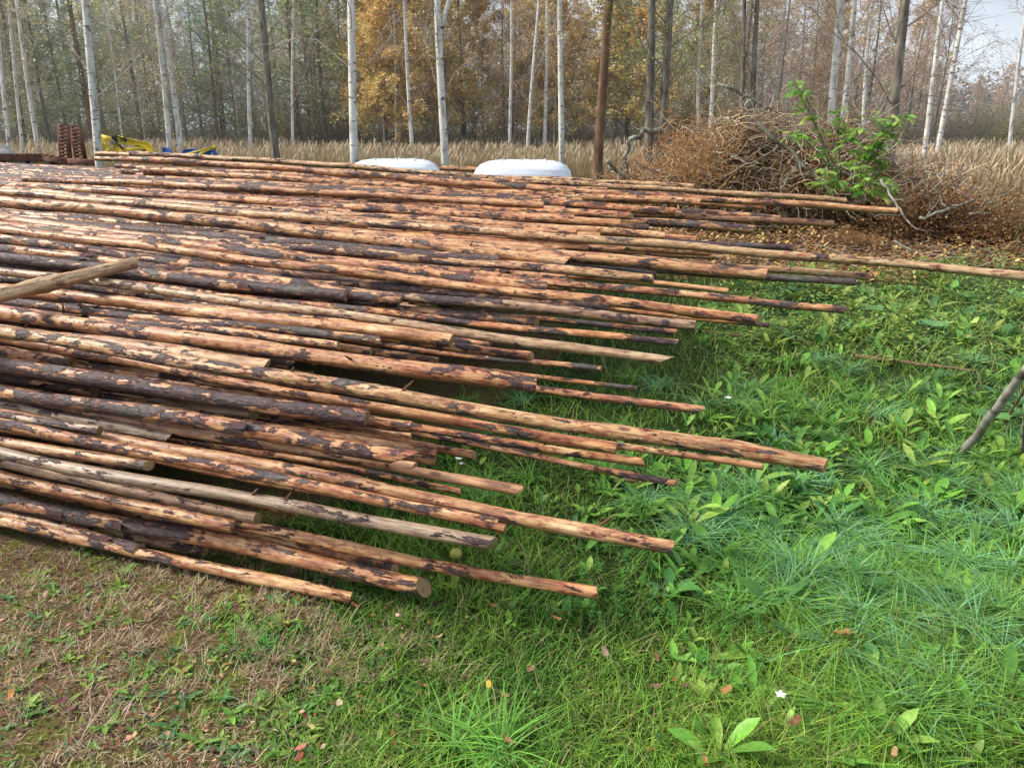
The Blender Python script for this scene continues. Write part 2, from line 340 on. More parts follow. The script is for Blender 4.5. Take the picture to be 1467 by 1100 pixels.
# ---------------------------------------------------------------- poles
Y0 = [225, 235, 260, 300, 350, 400, 447, 474, 523, 563, 606, 643, 683, 717, 745, 800]
Z0 = [1.30, 1.25, 1.10, 1.00, .90, .85, .80, .75, .66, .58, .50, .42, .30, .15, .08, .06]
def v_of(y0, z):
    r = ray(0, y0); t = (CH-z)/-r[2]; return t*(r[0]*dV[0]+r[1]*dV[1])
def on_plane(px, py, v):
    r = ray(px, py); t = v/(r[0]*dV[0]+r[1]*dV[1]); return np.array([0, 0, CH])+r*t, t
VT = [v_of(a, b) for a, b in zip(Y0, Z0)]; _o = np.argsort(VT)
def Hleft(v): return float(np.interp(v, np.array(VT)[_o], np.array(Z0)[_o]))
def pole(p_tip, p_left, r, L, bark, tone, grey, name='pole', cap=True, taper=.02, slant=None, bend=.017, knots=9, stub=0):
    """tapered, slightly crooked pole, local X axis from the left end (-L) to the sawn right end (0)"""
    x = p_tip-p_left; x /= np.linalg.norm(x); n = max(24, int(L/.10)); sd = 16 if r > .018 else 10
    xs = -np.linspace(0, 1, n)*L; ph = rng.random(6)*6.28
    by = bend*(np.sin(xs*1.1+ph[0])-math.sin(ph[0]))+.3*bend*np.sin(xs*3.7+ph[1])-.3*bend*math.sin(ph[1])
    bz = bend*(np.sin(xs*.9+ph[2])-math.sin(ph[2]))*.7+.3*bend*np.sin(xs*4.3+ph[3])-.3*bend*math.sin(ph[3])
    r *= 1.10; taper += .004
    rr = r*(1+taper*np.minimum(-xs, 6))*(1+.05*np.sin(xs*5+ph[4])+.035*np.sin(xs*13+ph[5]))
    th = np.arange(sd)*2*PI/sd
    R = rr[:, None]*(1+.03*np.sin(2*th+ph[0])[None]+.09*(rng.random((n, sd))-.5))
    for k in range(knots):
        kx = -rng.random()*L*.8; kt = rng.random()*6.28
        R *= 1+.22*np.exp(-((xs[:, None]-kx)/.05)**2)*np.clip(np.cos(th-kt), 0, 1)[None]**6
    s1, s2 = slant if slant is not None else (rng.normal()*.25, rng.normal()*.25)
    yy = R*np.cos(th); zz = R*np.sin(th)
    xx = np.repeat(xs[:, None], sd, 1); f = np.exp(xs/(2.2*r))[:, None]
    xx = xx+f*(s1*yy+s2*zz)
    V = np.stack([xx, yy+by[:, None], zz+bz[:, None]], -1).reshape(-1, 3)
    i = np.arange(n-1)[:, None]*sd; j = np.arange(sd)[None]; k = (j+1) % sd
    q = np.stack([i+j, i+k, i+k+sd, i+j+sd], -1).reshape(-1, 4)
    mb = MB(); mb.add(V, q, None, None)
    c0 = np.array([[-L, by[-1], bz[-1]]]); jj = np.arange(sd); kk = (jj+1) % sd
    ring = V.reshape(n, sd, 3)[-1]; mb.add(np.concatenate([ring, c0]), None, np.stack([np.full(sd, sd), jj, kk], -1))
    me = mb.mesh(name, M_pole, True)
    y = np.cross([0, 0, 1.], x); y /= np.linalg.norm(y); z = np.cross(x, y)
    o = link(name, me); Mt = Matrix(((x[0], y[0], z[0], p_tip[0]), (x[1], y[1], z[1], p_tip[1]), (x[2], y[2], z[2], p_tip[2]), (0, 0, 0, 1)))
    o.matrix_world = Mt
    o.color = (.27+.50*bark, min(1, max(0, tone+.28*rng.normal())), min(1, grey+.10*rng.random()), 1)
    if cap:
        cb = MB(); ring = V.reshape(n, sd, 3)[0]; inner = ring*.55; inner[:, 0] = ring[:, 0]*.55+.0015
        V2 = np.concatenate([ring, inner, [[.002, 0, 0]]])
        cb.add(V2, np.stack([jj, jj+sd, kk+sd, kk], -1), np.stack([np.full(sd, 2*sd), kk+sd, jj+sd], -1))
        c = link('cut_end', cb.mesh('cut_end', M_cut), o); c.color = (bark, tone, grey, 1)
    for s_ in range(stub):
        sb = MB(); kx = -(.25+rng.random()*min(L*.4, 2.0)); a = rng.random()*PI
        base = np.array([kx, math.cos(a)*r*.9+by[np.argmin(abs(xs-kx))], math.sin(a)*r*.9+bz[np.argmin(abs(xs-kx))]]); dr_ = np.array([rng.normal()*.5+.3, math.cos(a), math.sin(a)]); l = .02+rng.random()*.04
        tube_into(sb, [base, base+dr_*l*.6, base+dr_*l], [.006, .005, .002], 5, (.12, .06, .03)); sb.build('branch_stub', M_twig, o)
    if r > .022 and bark > .3 and cap and slant != 'no':
        for s_ in range(3):
            kx = -(.15+rng.random()*min(L*.6, 3.0)); a = rng.uniform(.2, 2.9); q_ = int(np.argmin(abs(xs-kx))); w = rng.uniform(.010, .020); l = rng.uniform(.05, .14)
            tt = np.linspace(0, 1, 5); off_ = R[q_, 0]*1.0+.002+tt**2*rng.uniform(.006, .022)
            fb = MB(); pts = []
            for m_ in (-1, 0, 1):
                aa = a+m_*w*(1-.4*tt)/r; pts.append(np.stack([kx+l*tt, by[q_]+np.cos(aa)*off_, bz[q_]+np.sin(aa)*off_], -1))
            Vv = np.stack(pts, 1).reshape(-1, 3); ii = (np.arange(4)[:, None]*3+np.arange(2)[None]).ravel()
            fb.add(Vv, np.stack([ii, ii+1, ii+4, ii+3], -1), None, (.07, .035, .035)); fb.build('bark_flap', M_twig, o)
    return o
TIP = []
# right end x,y, diameter px, a left point x,y, bark, tone(0 orange 1 pale), grey, layer, label
P = [
(200,788,18,0,743,.45,.5,.1,0,'front bottom pole with a torn pale patch beside the round leaf plant'),
(503,856,16,380,829,.25,.1,0,0,'short orange pole end lying lowest at the front left of the stack'),
(607,841,24,0,717,.45,.2,.1,0,'thick mottled pole with a broad sawn end low at the front'),
(566,815,14,380,772,.15,.2,0,1,'red flecked pole ending just above the thick front pole'),
(856,849,16,380,755,.25,.15,0,1,'long thin pole reaching lowest and rightmost over the front grass'),
(333,754,17,0,683,.12,.5,.05,0,'smooth pinkish pole ending above the front bottom poles'),
(369,743,16,126,683,.1,.9,.45,1,'dull greyish peeled pole ending in the gap near the front'),
(295,789,15,126,754,.2,.6,.3,1,'short grey brown pole wedged under the mottled front pole'),
(213,667,15,0,633,.1,.8,.1,0,'pale pole with oval sawn end at the left front'),
(707,778,18,0,646,.06,.9,.75,0,'weathered silver grey pole crossing the front of the stack'),
(705,749,17,0,606,.3,.2,0,0,'flecked orange pole with dark bark cuff near its slanted end'),
(724,757,13,560,718,.2,.1,0,1,'orange stub end just below the dark cuffed pole'),
(963,784,20,380,664,.12,.05,.05,1,'long reddish brown pole reaching over grass in front right'),
(427,731,13,250,697,.3,0,0,2,'reddish pole end in the dark gap at the front'),
(242,626,16,86,589,.1,.9,.75,1,'grey pole with slanted greenish sawn end at left'),
(143,617,13,43,598,.85,.9,.6,0,'grey barked pole end beside the greenish sawn end'),
(582,655,23,0,563,.5,.3,.05,0,'thick pole with torn split end and large pale patches'),
(594,670,15,250,606,.2,.3,.2,1,'dull pole tucked directly under the thick split pole'),
(742,702,14,594,675,.12,0,.25,1,'dark plain reddish tip with slanted end over the grass'),
(660,704,10,535,684,.3,0,0,2,'thin flecked pole end below the dark plain tip'),
(526,598,21,0,519,.75,.3,.05,0,'dark barked pole with round brown end left of centre'),
(507,579,14,360,556,.35,.6,0,1,'pale ended pole behind the round brown end'),
(589,612,16,435,590,.4,0,0,2,'red flecked butt end sitting under the dark barked pole'),
(589,626,15,435,606,.25,.1,0,3,'orange butt beneath the red flecked butt end'),
(625,648,12,480,620,.2,0,0,2,'orange rounded pole end near the white flowers, upper one'),
(679,652,12,560,628,.25,0,0,3,'orange rounded pole end just left above the white flowers'),
(624,661,13,520,640,.3,0,.1,3,'brown pole end just left of the white flowers'),
(922,662,11,591,614,.3,.05,0,2,'thin flecked orange pole with round knot end over grass'),
(969,692,9,683,637,.4,0,.1,4,'thin crooked brown pole lying in the grass'),
(883,643,14,387,552,.2,.05,0,1,'orange pole running close beneath the longest front pole'),
(1183,667,20,387,540,.16,.55,0,0,'long pale orange pole with chain marks reaching far over grass'),
(1093,668,10,885,638,.1,0,.2,1,'thin red brown pole parallel below the chain marked pole'),
(471,556,14,395,543,.3,0,0,1,'round sawn end beside the base of the chain marked pole'),
(381,526,23,0,470,.08,.35,0,0,'thick bright peeled pole with knots, ending left of centre'),
(389,549,17,183,526,.55,.5,.15,1,'brown barked pole right under the thick bright peeled pole'),
(417,523,14,0,455,.5,.6,.15,1,'grey streaked pole with pointed pale end'),
(767,551,21,6,445,.14,.45,0,0,'long bright pole with one dark bark patch near its end'),
(176,533,13,0,509,.5,.3,.1,1,'short brown barked pole end at left under the bright pole'),
(364,594,14,180,565,.1,.8,.55,2,'grey shaded pole below the dark barked pole'),
(1003,587,11,765,558,.25,.1,.15,2,'brown pole with slanted tip over the tall grass'),
(912,556,6,760,542,.4,0,0,3,'very thin orange stick end in the tall grass'),
(861,528,8,760,518,.7,0,0,2,'thin dark barked tip above the tall grass'),
(485,495,12,340,478,.45,.4,.05,0,'dark patched pole with orange round end left of centre'),
(531,504,11,486,498,.1,.2,0,1,'small tan pole end right of the orange round end'),
(600,513,12,500,500,.3,.1,0,2,'low tan pole end in the middle gap'),
(626,517,9,520,503,.4,.1,.1,2,'thin brown pole end in the middle gap'),
(762,510,12,543,488,.4,0,0,1,'flecked dark orange pole with blunt end mid stack'),
(647,488,18,547,478,.15,.1,0,0,'speckled orange pole with wide sawn end mid stack'),
(545,488,12,380,470,.6,.3,0,0,'dark patched pole ending left of the speckled orange one'),
(529,475,13,330,455,.2,.4,0,1,'bright pole with square pale end mid stack'),
(543,464,13,423,453,.45,.3,0,1,'tan ended pole under the long split grey pole'),
(702,493,11,620,484,.6,0,0,2,'short dark red pole end in the shade'),
(952,516,13,423,442,.08,.95,.3,0,'long dry split pole with jagged pale end over the grass'),
(967,491,10,760,470,.45,0,0,1,'flecked dark pole with sharp point over the grass'),
(965,476,8,800,462,.5,0,0,2,'thin reddish pole end just above the sharp point'),
(769,462,14,576,441,.6,.5,.1,1,'dark pole with brown cut end in mid stack'),
(996,467,14,600,427,.4,.95,.5,0,'grey brown half split pole with square end at right'),
(873,439,15,573,412,.6,.4,.35,0,'mossy dark barked pole with square cut end'),
(1102,466,7,960,450,.1,.2,0,1,'thin orange pole end under the thick orange pair'),
(1086,458,14,740,417,.12,.2,0,0,'thick orange pole ending above the grass at right'),
(1212,444,10,800,403,.25,.15,.05,0,'slender pole with dark middle reaching to the right'),
(1042,417,8,800,394,.2,.1,0,1,'thin orange pole above the slender dark middled one'),
(571,428,15,406,404,.35,.5,0,0,'pole with square pale end and dark bark patches'),
(496,424,15,330,404,.9,.2,.1,0,'fully barked brown pole with rounded end left of the square pale end'),
(428,434,14,400,429,.5,0,0,2,'small dark red pole end in the shade'),
(393,438,17,245,420,.35,.5,.2,1,'knotty pole with round pale sawn end'),
(241,425,16,120,412,.95,.2,.05,0,'dark fully barked pole ending near the pale crossing pole'),
(139,439,13,30,424,.4,.3,0,2,'orange pole with oval end below the pale crossing pole'),
(398,398,16,0,341,.6,.4,.05,0,'dark pole with hollow looking slanted end'),
(299,355,15,0,316,.1,.2,0,0,'orange peeled pole with broad salmon sawn end'),
(95,392,16,0,376,.55,.4,0,1,'half barked pole ending at the pale crossing pole'),
(485,401,13,300,377,.45,.4,0,0,'flaky orange pole end above the rounded barked pole'),
(781,413,18,340,366,.3,.4,0,0,'thick tan pole with large oval sawn end in the centre'),
(699,396,8,563,385,.35,.1,0,1,'thin pole between two thick tan poles'),
(714,374,14,300,338,.8,.3,.05,0,'brown barked pole with square pale end in the centre'),
(809,374,17,300,322,.12,.3,0,0,'thick bright pole with long slanted cut'),
(839,385,12,720,372,.1,.6,0,1,'small pale pole end right of the slanted cut'),
(941,396,12,841,387,.8,0,0,1,'dark red barked pole with round end'),
(684,339,10,567,331,.35,.1,0,0,'blotched red pole ending at upper centre'),
(779,337,12,380,306,.15,.25,0,0,'tan pole with tapered end at upper centre'),
(805,340,7,700,333,.4,0,0,1,'thin dark pole beside the tapered tan one'),
(1098,393,15,700,356,.08,.45,.05,0,'thick tan pole with round sawn end above the herbs'),
(1224,404,10,1000,388,.75,.1,.05,1,'dark barked pole projecting behind the thick tan one'),
(1245,397,9,1000,374,.1,.9,.1,1,'pale split pole just above the dark barked one'),
(1500,399,12,1032,361,.03,.95,0,0,'very long pale peeled pole running out of the picture at right'),
(1021,361,12,640,336,.15,.2,0,0,'orange pole with slanted cut at the base of the very long pole'),
(1033,367,11,900,357,.2,.2,.1,1,'short end tucked under the slanted cut pole'),
(1137,355,9,960,346,.85,.3,0,1,'dark thin barked pole above the very long pale pole'),
(953,339,11,700,320,.1,.4,0,0,'tan pole ending with a nail like splinter at upper right'),
(996,343,8,900,336,.2,.1,0,1,'orange thin end right of the tan pole'),
(1081,326,11,800,310,.35,.5,.1,1,'patched brown and tan pole ending short at upper right'),
(905,310,10,760,300,.3,.2,0,0,'orange pole end below the red crooked one'),
(930,305,6,800,297,.3,.1,0,1,'thin orange pole behind the red crooked one'),
(967,300,11,700,284,.5,0,0,0,'red crooked pole with blunt end at upper right'),
(1117,311,10,900,298,.55,.1,.05,1,'dark streaked pole sticking out at upper right'),
(1195,318,9,1080,311,.1,.4,.1,1,'tan tip poking out past the dark streaked pole'),
(1095,293,9,800,277,.1,.1,.05,1,'brown pole with clean end, second from the top right'),
(999,287,10,600,264,.12,.4,0,0,'tan pole with long feathered cut at the far right'),
(1283,300,9,500,246,.12,0,.05,0,'long orange pole reaching farthest right at the far side'),
(1211,285,7,800,257,.06,.6,.05,1,'thin pale pole topmost at the far right'),
(994,265,7,600,247,.2,.5,0,0,'pale thin cut end on top of the far edge'),
(760,245,7,380,229,.2,.4,0,0,'short pole ending in front of the right white bale'),
(725,289,13,250,262,.5,.3,0,0,'thick pole with black bark blotches on the far slope'),
]
GR = 'peeled and half barked poles in the big stack'
for n_, (xr, yr, dpx, xl, yl, bark, tone, grey, lay, lab) in enumerate(P):
    y0 = 85+(yr-85)*3000/(3000+xr); z = float(np.interp(y0, Y0, Z0))-lay*.055
    v = v_of(y0, z)
    tip, t = on_plane(xr, yr, v); lf, _ = on_plane(xl, yl, v)
    d = lf-tip; d /= np.linalg.norm(d); vp = -np.array([dU[0], dU[1], -.024]); vp /= np.linalg.norm(vp)
    w = min(1, abs(xr-xl)/400.); d = d*w+vp*(1-w)          # short baselines lean on the common direction
    if tip[2] < .03: tip[2] = .03
    u_t, _v = uv_of(tip[0], tip[1]); ul = -.667/ (dV[1]-.667*dV[0]) * v   # u where the frame's left edge is met (approx.)
    L = min(11.0, max(3.8, (u_t-(ul-2.0))))
    if lay >= 2: L = min(L, 6.0)
    if v > 7.3:
        Yc = v/.98; ux = (rng.uniform(60, 200)-733.5)/F*Yc*1.05; L = max(1.5, u_t-uv_of(ux, (v-ux*dV[0])/dV[1])[0])
    zl = (tip+d*L)[2]
    if zl < .04: d[2] = (.04-tip[2])/L
    r = dpx*t/F/2
    if v > 7.3: tip[2] -= .02
    sl = None
    if 'slanted' in lab or 'feathered' in lab or 'point' in lab: sl = (-.4, 1.0)
    if 'jagged' in lab or 'split end' in lab: sl = (.5, 1.8)
    if 'square' in lab: sl = (0, 0)
    o = pole(tip, tip+d*L, r, L, bark, tone, grey, 'pole', True, .012 if r > .03 else .03, sl, stub=(n_ % 3 == 0)*2)
    tag(o, lab, 'pole', GR); TIP.append((uv_of(tip[0], tip[1]), tip[2]))
# the pale pole lying crosswise at the left
a, _ = on_plane(-160, 466, v_of(420, .86)-.5); b, _ = on_plane(190, 377, v_of(380, .88)+.1); a[2] = max(a[2], .75)
v1 = v_of(395, .87); a = at_z(-200, 470, .90); b = at_z(192, 377, .975)
dd = (a-b)/np.linalg.norm(a-b)
o = pole(b, a, .030, float(np.linalg.norm(a-b))+.4, -.3, 1.1, 0, 'pole', True, .10, (0, 0), .006); tag(o, 'pale yellow peeled pole lying crosswise over the others at left', 'pole', GR)
# poles of the far slope: bark patches on nearly every one
v = 4.3; k = 0
while v < 9.0:
    z = Hleft(v)-.012+rng.normal()*.026
    t0 = v/(-.667*dV[0]+.98*dV[1]); uL, _ = uv_of(-.667*t0, t0*1.02)
    e = rng.random(); utip = pile_edge(v)+(.1+.5*e if k % 3 else -1.8*e-.4)*(.35 if v > 7 else 1)
    r = .022+rng.random()*.013
    p = np.array([*(dU*utip+dV*v), 0.]); p[2] = z-.024*(utip-uL)
    d = -np.array([*(dU+dV*rng.normal()*.004), -.024+rng.normal()*.002]); d /= np.linalg.norm(d); L = utip-uL+2.2
    if v > 7.1:
        Yc = v/.98; ux = (rng.uniform(60, 200)+(v-7.3)*20-733.5)/F*Yc*1.05; L = max(1.5, utip-uv_of(ux, (v-ux*dV[0])/dV[1])[0]); p[2] -= .015
    if v < 5.2: p[2] -= .05
    o = pole(p, p+d*L, r, L, float(np.clip(.30+rng.normal()*.16, .02, .65)), float(rng.random()*.5), float(.05*rng.random()), 'pole', True, .02, bend=.012)
    tag(o, 'half barked blotchy pole lying among its neighbours on the far slope of the stack', 'pole', GR)
    v += r*2*1.06+.004; k += 1
# shorter poles whose ends show between the others
for k in range(46):
    px_, py_ = rng.uniform(150, 980), rng.uniform(300, 640)
    if py_ > 700-.32*px_ or py_ < 330-.02*px_: continue
    y0 = 85+(py_-85)*3000/(3000+px_); z = float(np.interp(y0, Y0, Z0))-rng.uniform(.0, .07); v = v_of(y0, z); tip, t = on_plane(px_, py_, v)
    d = -np.array([*(dU+dV*rng.normal()*.012), -.024+rng.normal()*.006]); d /= np.linalg.norm(d)
    o = pole(tip, tip+d, rng.uniform(.024, .034), rng.uniform(2.5, 4.5) if py_ < 380 else 6.5, float(rng.uniform(.2, .7)), float(rng.random()*.8), float(.35*rng.random()**2), 'pole', True, .012, stub=k % 2)
    tag(o, 'mottled pole whose sawn end shows between longer poles of the stack', 'pole', GR)
# poles that fill the body of the stack
for lay in range(1, 9):
    v = 2.42+(lay % 2)*.04
    while v < 8.9:
        r = .026+rng.random()*.012
        z = Hleft(v)-lay*.085+rng.normal()*.01
        show = (lay <= 3 or v < 3.1 or v > 8.6 )
        if z > .05 and show and (v < 6.0 or lay <= 1):
            t0 = v/(-.667*dV[0]+.98*dV[1]); uL, _ = uv_of(-.667*t0, t0*1.02)
            e = rng.random(); utip = pile_edge(v)-.05-1.0*e-.07*lay
            if utip-uL > .4:
                p = np.array([*(dU*utip+dV*v), 0.]); p[2] = max(.04, z-.024*(utip-uL)); d = -np.array([*(dU+dV*rng.normal()*.006), -.022]); d /= np.linalg.norm(d); L = utip-uL+1.6
                o = pole(p, p+d*L, r, L, float(np.clip(.45+rng.normal()*.16, .05, .95)), float(rng.random()*.6), float(.3*rng.random()**2), 'pole', True, .02, bend=.01, knots=3)
                tag(o, 'shaded pole buried beneath the top layer of the stack', 'pole', GR)
        v += r*2*(1.1 if lay < 3 else 1.5)+.006
print('poles', sum(1 for o in C.objects if o.name.startswith('pole')))
# ---------------------------------------------------------------- grass and ground cover
def scatter(n, y0, y1, xm=.78, pad=.6):
    yy = 1/(1/y0-rng.random(n)*(1/y0-1/y1)); xx = (rng.random(n)*2-1)*(xm*yy+pad)
    return xx, yy
def keep(x, y, m): return x[m], y[m]
x, y = scatter(190000, .95, 13.5)
D = dryness(x, y); Lt = litter(x, y); rnd = rng.random(len(x)); cl = vn(x, y, 3.5, 11)*.6+vn(x, y, 12, 12)*.4
m = (rnd > D*.95) & (rnd > Lt*1.1) & (rng.random(len(x)) < .25+cl*1.3); x, y = keep(x, y, m); cl = cl[m]; n = len(x)
far = sstep(2, 8, y)
u, v = uv_of(x, y)
tall = .82+.9*sstep(.45, .8, vn(x, y, 1.2, 14))+1.2*sstep(3.2, 5.5, y)
short = sstep(1.0, .2, x)*sstep(2.8, 2.0, y)
L = (.035+.07*rng.random(n)**1.4)*tall*(1-.45*short); W = (.0022+.0022*rng.random(n))*(1+.8*far)
c1 = vn(x, y, 2.0, 20)[:, None]; c2 = vn(x, y, 9, 21)[:, None]
col = np.array([.065, .19, .022])*(1-c1)+np.array([.20, .38, .045])*c1; col = col*(1-.4*c2)+np.array([.30, .38, .07])*.4*c2*(1)
yel = sstep(4.5, 7.0, y)[:, None]*.6; col = col*(1-yel)+np.array([.30, .38, .09])*yel
col = jit(col, n, .75, .16); s_ = rng.random(n) < .06; col[s_] = jit((.42, .36, .17), s_.sum())
mb = MB(); ribbons(mb, np.stack([x, y, gz(x, y)-.004], -1), rng.random(n)*6.28, L, W, BL, .15+.6*rng.random(n), .1+.7*rng.random(n), .95-.35*rng.random(n), col, side=rng.normal(size=n)*.25)
tag(mb.build('grass', M_leaf), 'bright green meadow grass in front of and beside the pole stack', 'grass', kind='stuff')
# moss and tiny leaves close to the soil
x, y = scatter(110000, .95, 6.5); D = dryness(x, y); g1 = vn(x, y, 4, 30)*.55+vn(x, y, 14, 31)*.45
m = rng.random(len(x)) < np.where(D > .4, .12+.95*sstep(.46, .62, g1), .35); x, y = keep(x, y, m); n = len(x); D = D[m]
col = np.where((rng.random(n) < .35+.0*D)[:, None], (.11, .25, .045), (.20, .31, .05)); dm = (D > .4)
col = np.where(dm[:, None], pick([(.27, .31, .06), (.16, .24, .05), (.30, .24, .08), (.10, .19, .05)], n), col)
mb = MB(); k = .7+1.0*(rng.random(n) < .15)
ribbons(mb, np.stack([x, y, gz(x, y)+rng.random(n)*.018*(1-.6*dm)], -1), rng.random(n)*6.28, (.006+.009*rng.random(n))*k, (.004+.005*rng.random(n))*k, [.3, 1, .2], .7, .2, .2+.6*rng.random(n), jit(col, n, .35, .15))
tag(mb.build('moss', M_leaf), 'moss and tiny herbs carpeting the soil at the bottom', 'moss', kind='stuff')
# feathery bright herb mats (bottom middle)
mb = MB(); cx, cy = scatter(1500, 1.3, 3.2, .5, .2); m = (vn(cx, cy, 2.3, 40) > .47) & (dryness(cx, cy) < .5) & (cx < .9); cx, cy = keep(cx, cy, m)
for r_ in range(16):
    n = len(cx); a = rng.random(n)*6.28; hh = .012+.05*rng.random(n)
    ribbons(mb, np.stack([cx+rng.normal(size=n)*.006, cy+rng.normal(size=n)*.006, gz(cx, cy)+hh], -1), a, .012+.012*rng.random(n), .0035, [.3, 1, .9, .1], .8, .2, .4, jit((.12, .34, .06), n, .3)+.02*hh[:, None]*10)
tag(mb.build('feathery_herbs', M_leaf), 'low feathery green herbs spreading below the front pole tips', 'herbs', kind='stuff')
# blue green arching tufts
def region(n, x0, x1, y0, y1):
    out = [at_z(a, b, 0) for a, b in zip(rng.uniform(x0, x1, n), rng.uniform(y0, y1, n))]
    return np.array(out)
tc_ = np.concatenate([region(95, 1030, 1470, 690, 900), region(36, 1180, 1500, 880, 1040), region(10, 930, 1100, 700, 800), region(2, 560, 750, 1070, 1110), region(26, 1080, 1480, 560, 700), region(22, 640, 1000, 540, 740), region(40, 1000, 1470, 430, 600)])
mb = MB()
for c in tc_:
    n = rng.integers(34, 80); ph = rng.random()*6.28; a = ph+rng.normal(size=n)*1.5; s = rng.uniform(.75, 1.25)
    bp = np.stack([c[0]+rng.normal(size=n)*.018, c[1]+rng.normal(size=n)*.018, np.full(n, float(gz(c[0], c[1])))], -1)
    base = np.array([.20, .42, .18]) if rng.random() < .4 else np.array([.17, .38, .06])
    ribbons(mb, bp, a, (.06+.12*rng.random(n))*s, .0036+.0026*rng.random(n), [1, 1, .95, .8, .5, .08], .25+.2*rng.random(n), .5+1.0*rng.random(n), .95, jit(base, n, .35, .1), side=rng.normal(size=n)*.2)
tag(mb.build('grass_tufts', M_glossy), 'arching blue green grass tufts at the lower right', 'grass', kind='stuff')
# broad leaved rosettes
def rosettes(mb, pts, nl, l0, l1, wr, cols, prof=TON, lean=(.5, .9), up=(.2, .8), fold=.35):
    for c in pts:
        n = int(rng.integers(*nl)); s = rng.uniform(l0, l1); a = np.arange(n)*2.4+rng.random()*6
        bp = np.stack([c[0]+rng.normal(size=n)*.008, c[1]+rng.normal(size=n)*.008, np.full(n, float(gz(c[0], c[1])))], -1)
        LL = s*rng.uniform(.6, 1.1, n)
        ribbons(mb, bp, a, LL, LL*rng.uniform(wr*.7, wr*1.2, n), prof, rng.uniform(*lean, n), rng.uniform(.1, .5, n), rng.uniform(*up, n), jit(cols[rng.integers(len(cols))], n, .25, .1), fold, side=rng.normal(size=n)*.15)
mb = MB(); G3 = [(.16, .37, .05), (.12, .29, .045), (.23, .43, .07), (.08, .22, .05), (.30, .45, .08)]
pts = np.concatenate([region(150, 1000, 1490, 560, 760), region(70, 1000, 1480, 740, 1100), region(80, 840, 1200, 640, 780), region(4, 900, 1000, 800, 880), region(90, 1040, 1480, 470, 600)])
rosettes(mb, pts, (3, 8), .06, .15, .34, G3, up=(.2, 1.1))
pts = np.concatenate([region(420, 960, 1490, 600, 1100), region(140, 640, 1000, 620, 900)]); rosettes(mb, pts, (2, 5), .03, .07, .5, G3, LF, (.4, .9), (.4, 1.4))
pts = region(150, 980, 1480, 385, 500); rosettes(mb, pts, (3, 7), .08, .19, .42, [(.14, .30, .06), (.22, .38, .07), (.34, .43, .09), (.10, .22, .07)], LF, (.3, .8), (.5, 1.2))
tag(mb.build('broadleaf_herbs', M_glossy), 'broad leaved dandelion like herbs scattered through the grass', 'herbs', kind='stuff')
mb = MB(); pts = np.concatenate([region(110, 0, 450, 790, 1090), region(60, 300, 700, 850, 1090)])
rosettes(mb, pts, (4, 10), .018, .06, .34, [(.13, .28, .05), (.18, .36, .06), (.10, .22, .08), (.26, .38, .07)], LF, (.5, 1), (.1, .6))
tag(mb.build('small_herbs', M_leaf), 'small green rosettes dotting the brown mossy ground', 'herbs', kind='stuff')
# tufts of pale dead straw
mb = MB(); pts = np.concatenate([region(190, 0, 500, 790, 1000), region(60, 380, 680, 850, 980), region(40, 0, 500, 1000, 1100), region(12, 170, 260, 800, 830)])
for c in pts:
    n = rng.integers(8, 34); a = rng.random(n)*6.28
    bp = np.stack([c[0]+rng.normal(size=n)*.018, c[1]+rng.normal(size=n)*.014, np.full(n, float(gz(c[0], c[1])))], -1)
    ribbons(mb, bp, a, .02+.05*rng.random(n), .0018+.0014*rng.random(n), BL, .4+.7*rng.random(n), .3*rng.random(n), .1+.9*rng.random(n), jit(pick([(.58, .48, .33), (.42, .30, .18), (.30, .19, .11)], n), n, .2))
x, y = scatter(38000, 1.0, 3.4, .75, .3); m = (dryness(x, y) > .35) & (vn(x, y, 5, 50) > .45); x, y = keep(x, y, m); n = len(x)
ribbons(mb, np.stack([x, y, gz(x, y)+.003], -1), rng.random(n)*6.28, .012+.03*rng.random(n), .0018, [1, .9, .5], .9, .1, .25*rng.random(n), jit(pick([(.55, .42, .27), (.34, .21, .12), (.18, .11, .07), (.62, .52, .36)], n), n, .25))
tag(mb.build('dead_grass', M_straw), 'tufts of pale dead grass on the brown ground at the front left', 'dead grass', kind='stuff')
# leaf litter
def litter_leaves(mb, x, y, z, s0, s1, cols, tilt=.5):
    n = len(x); ribbons(mb, np.stack([x, y, z], -1), rng.random(n)*6.28, rng.uniform(s0, s1, n), rng.uniform(s0, s1, n)*.62, LF, .9, .1, rng.uniform(-.1, tilt, n), jit(pick(cols, n), n, .3), .3)
LC = [(.30, .14, .07), (.40, .20, .09), (.50, .34, .12), (.17, .09, .05), (.44, .28, .17), (.60, .47, .18), (.24, .12, .06), (.20, .12, .07)]
mb = MB(); x = rng.uniform(-.5, 12, 60000); y = rng.uniform(8, 17, 60000); m = (rng.random(60000) < litter(x, y)) ; x, y = keep(x, y, m)
litter_leaves(mb, x, y, gz(x, y)+rng.random(len(x))*(.05+.30*vn(x, y, 1.6, 66)*sstep(10.2, 12.5, y)), .04, .09, LC, .7)
xs_ = rng.uniform(.5, 9, 900); ys_ = rng.uniform(9.6, 13, 900)
for a_, b_ in zip(xs_, ys_):
    B = np.array([a_, b_, .03])+np.cumsum(np.concatenate([np.zeros((1, 3)), rng.normal(size=(4, 3))*[.05, .05, .02]+[rng.normal()*.07, rng.normal()*.05, .012]]), 0)
    tube_into(mb, B, rng.uniform(.003, .009), 3, [(.28, .20, .14), (.45, .40, .32), (.2, .12, .08)][int(a_*100) % 3], False)
tag(mb.build('leaf_litter', M_dry), 'brown and yellow leaf litter before the brush heap', 'leaf litter', kind='stuff')
mb = MB(); P_ = np.concatenate([region(420, 0, 620, 800, 1098), region(130, 560, 1300, 850, 1098), region(60, 900, 1450, 480, 700)])
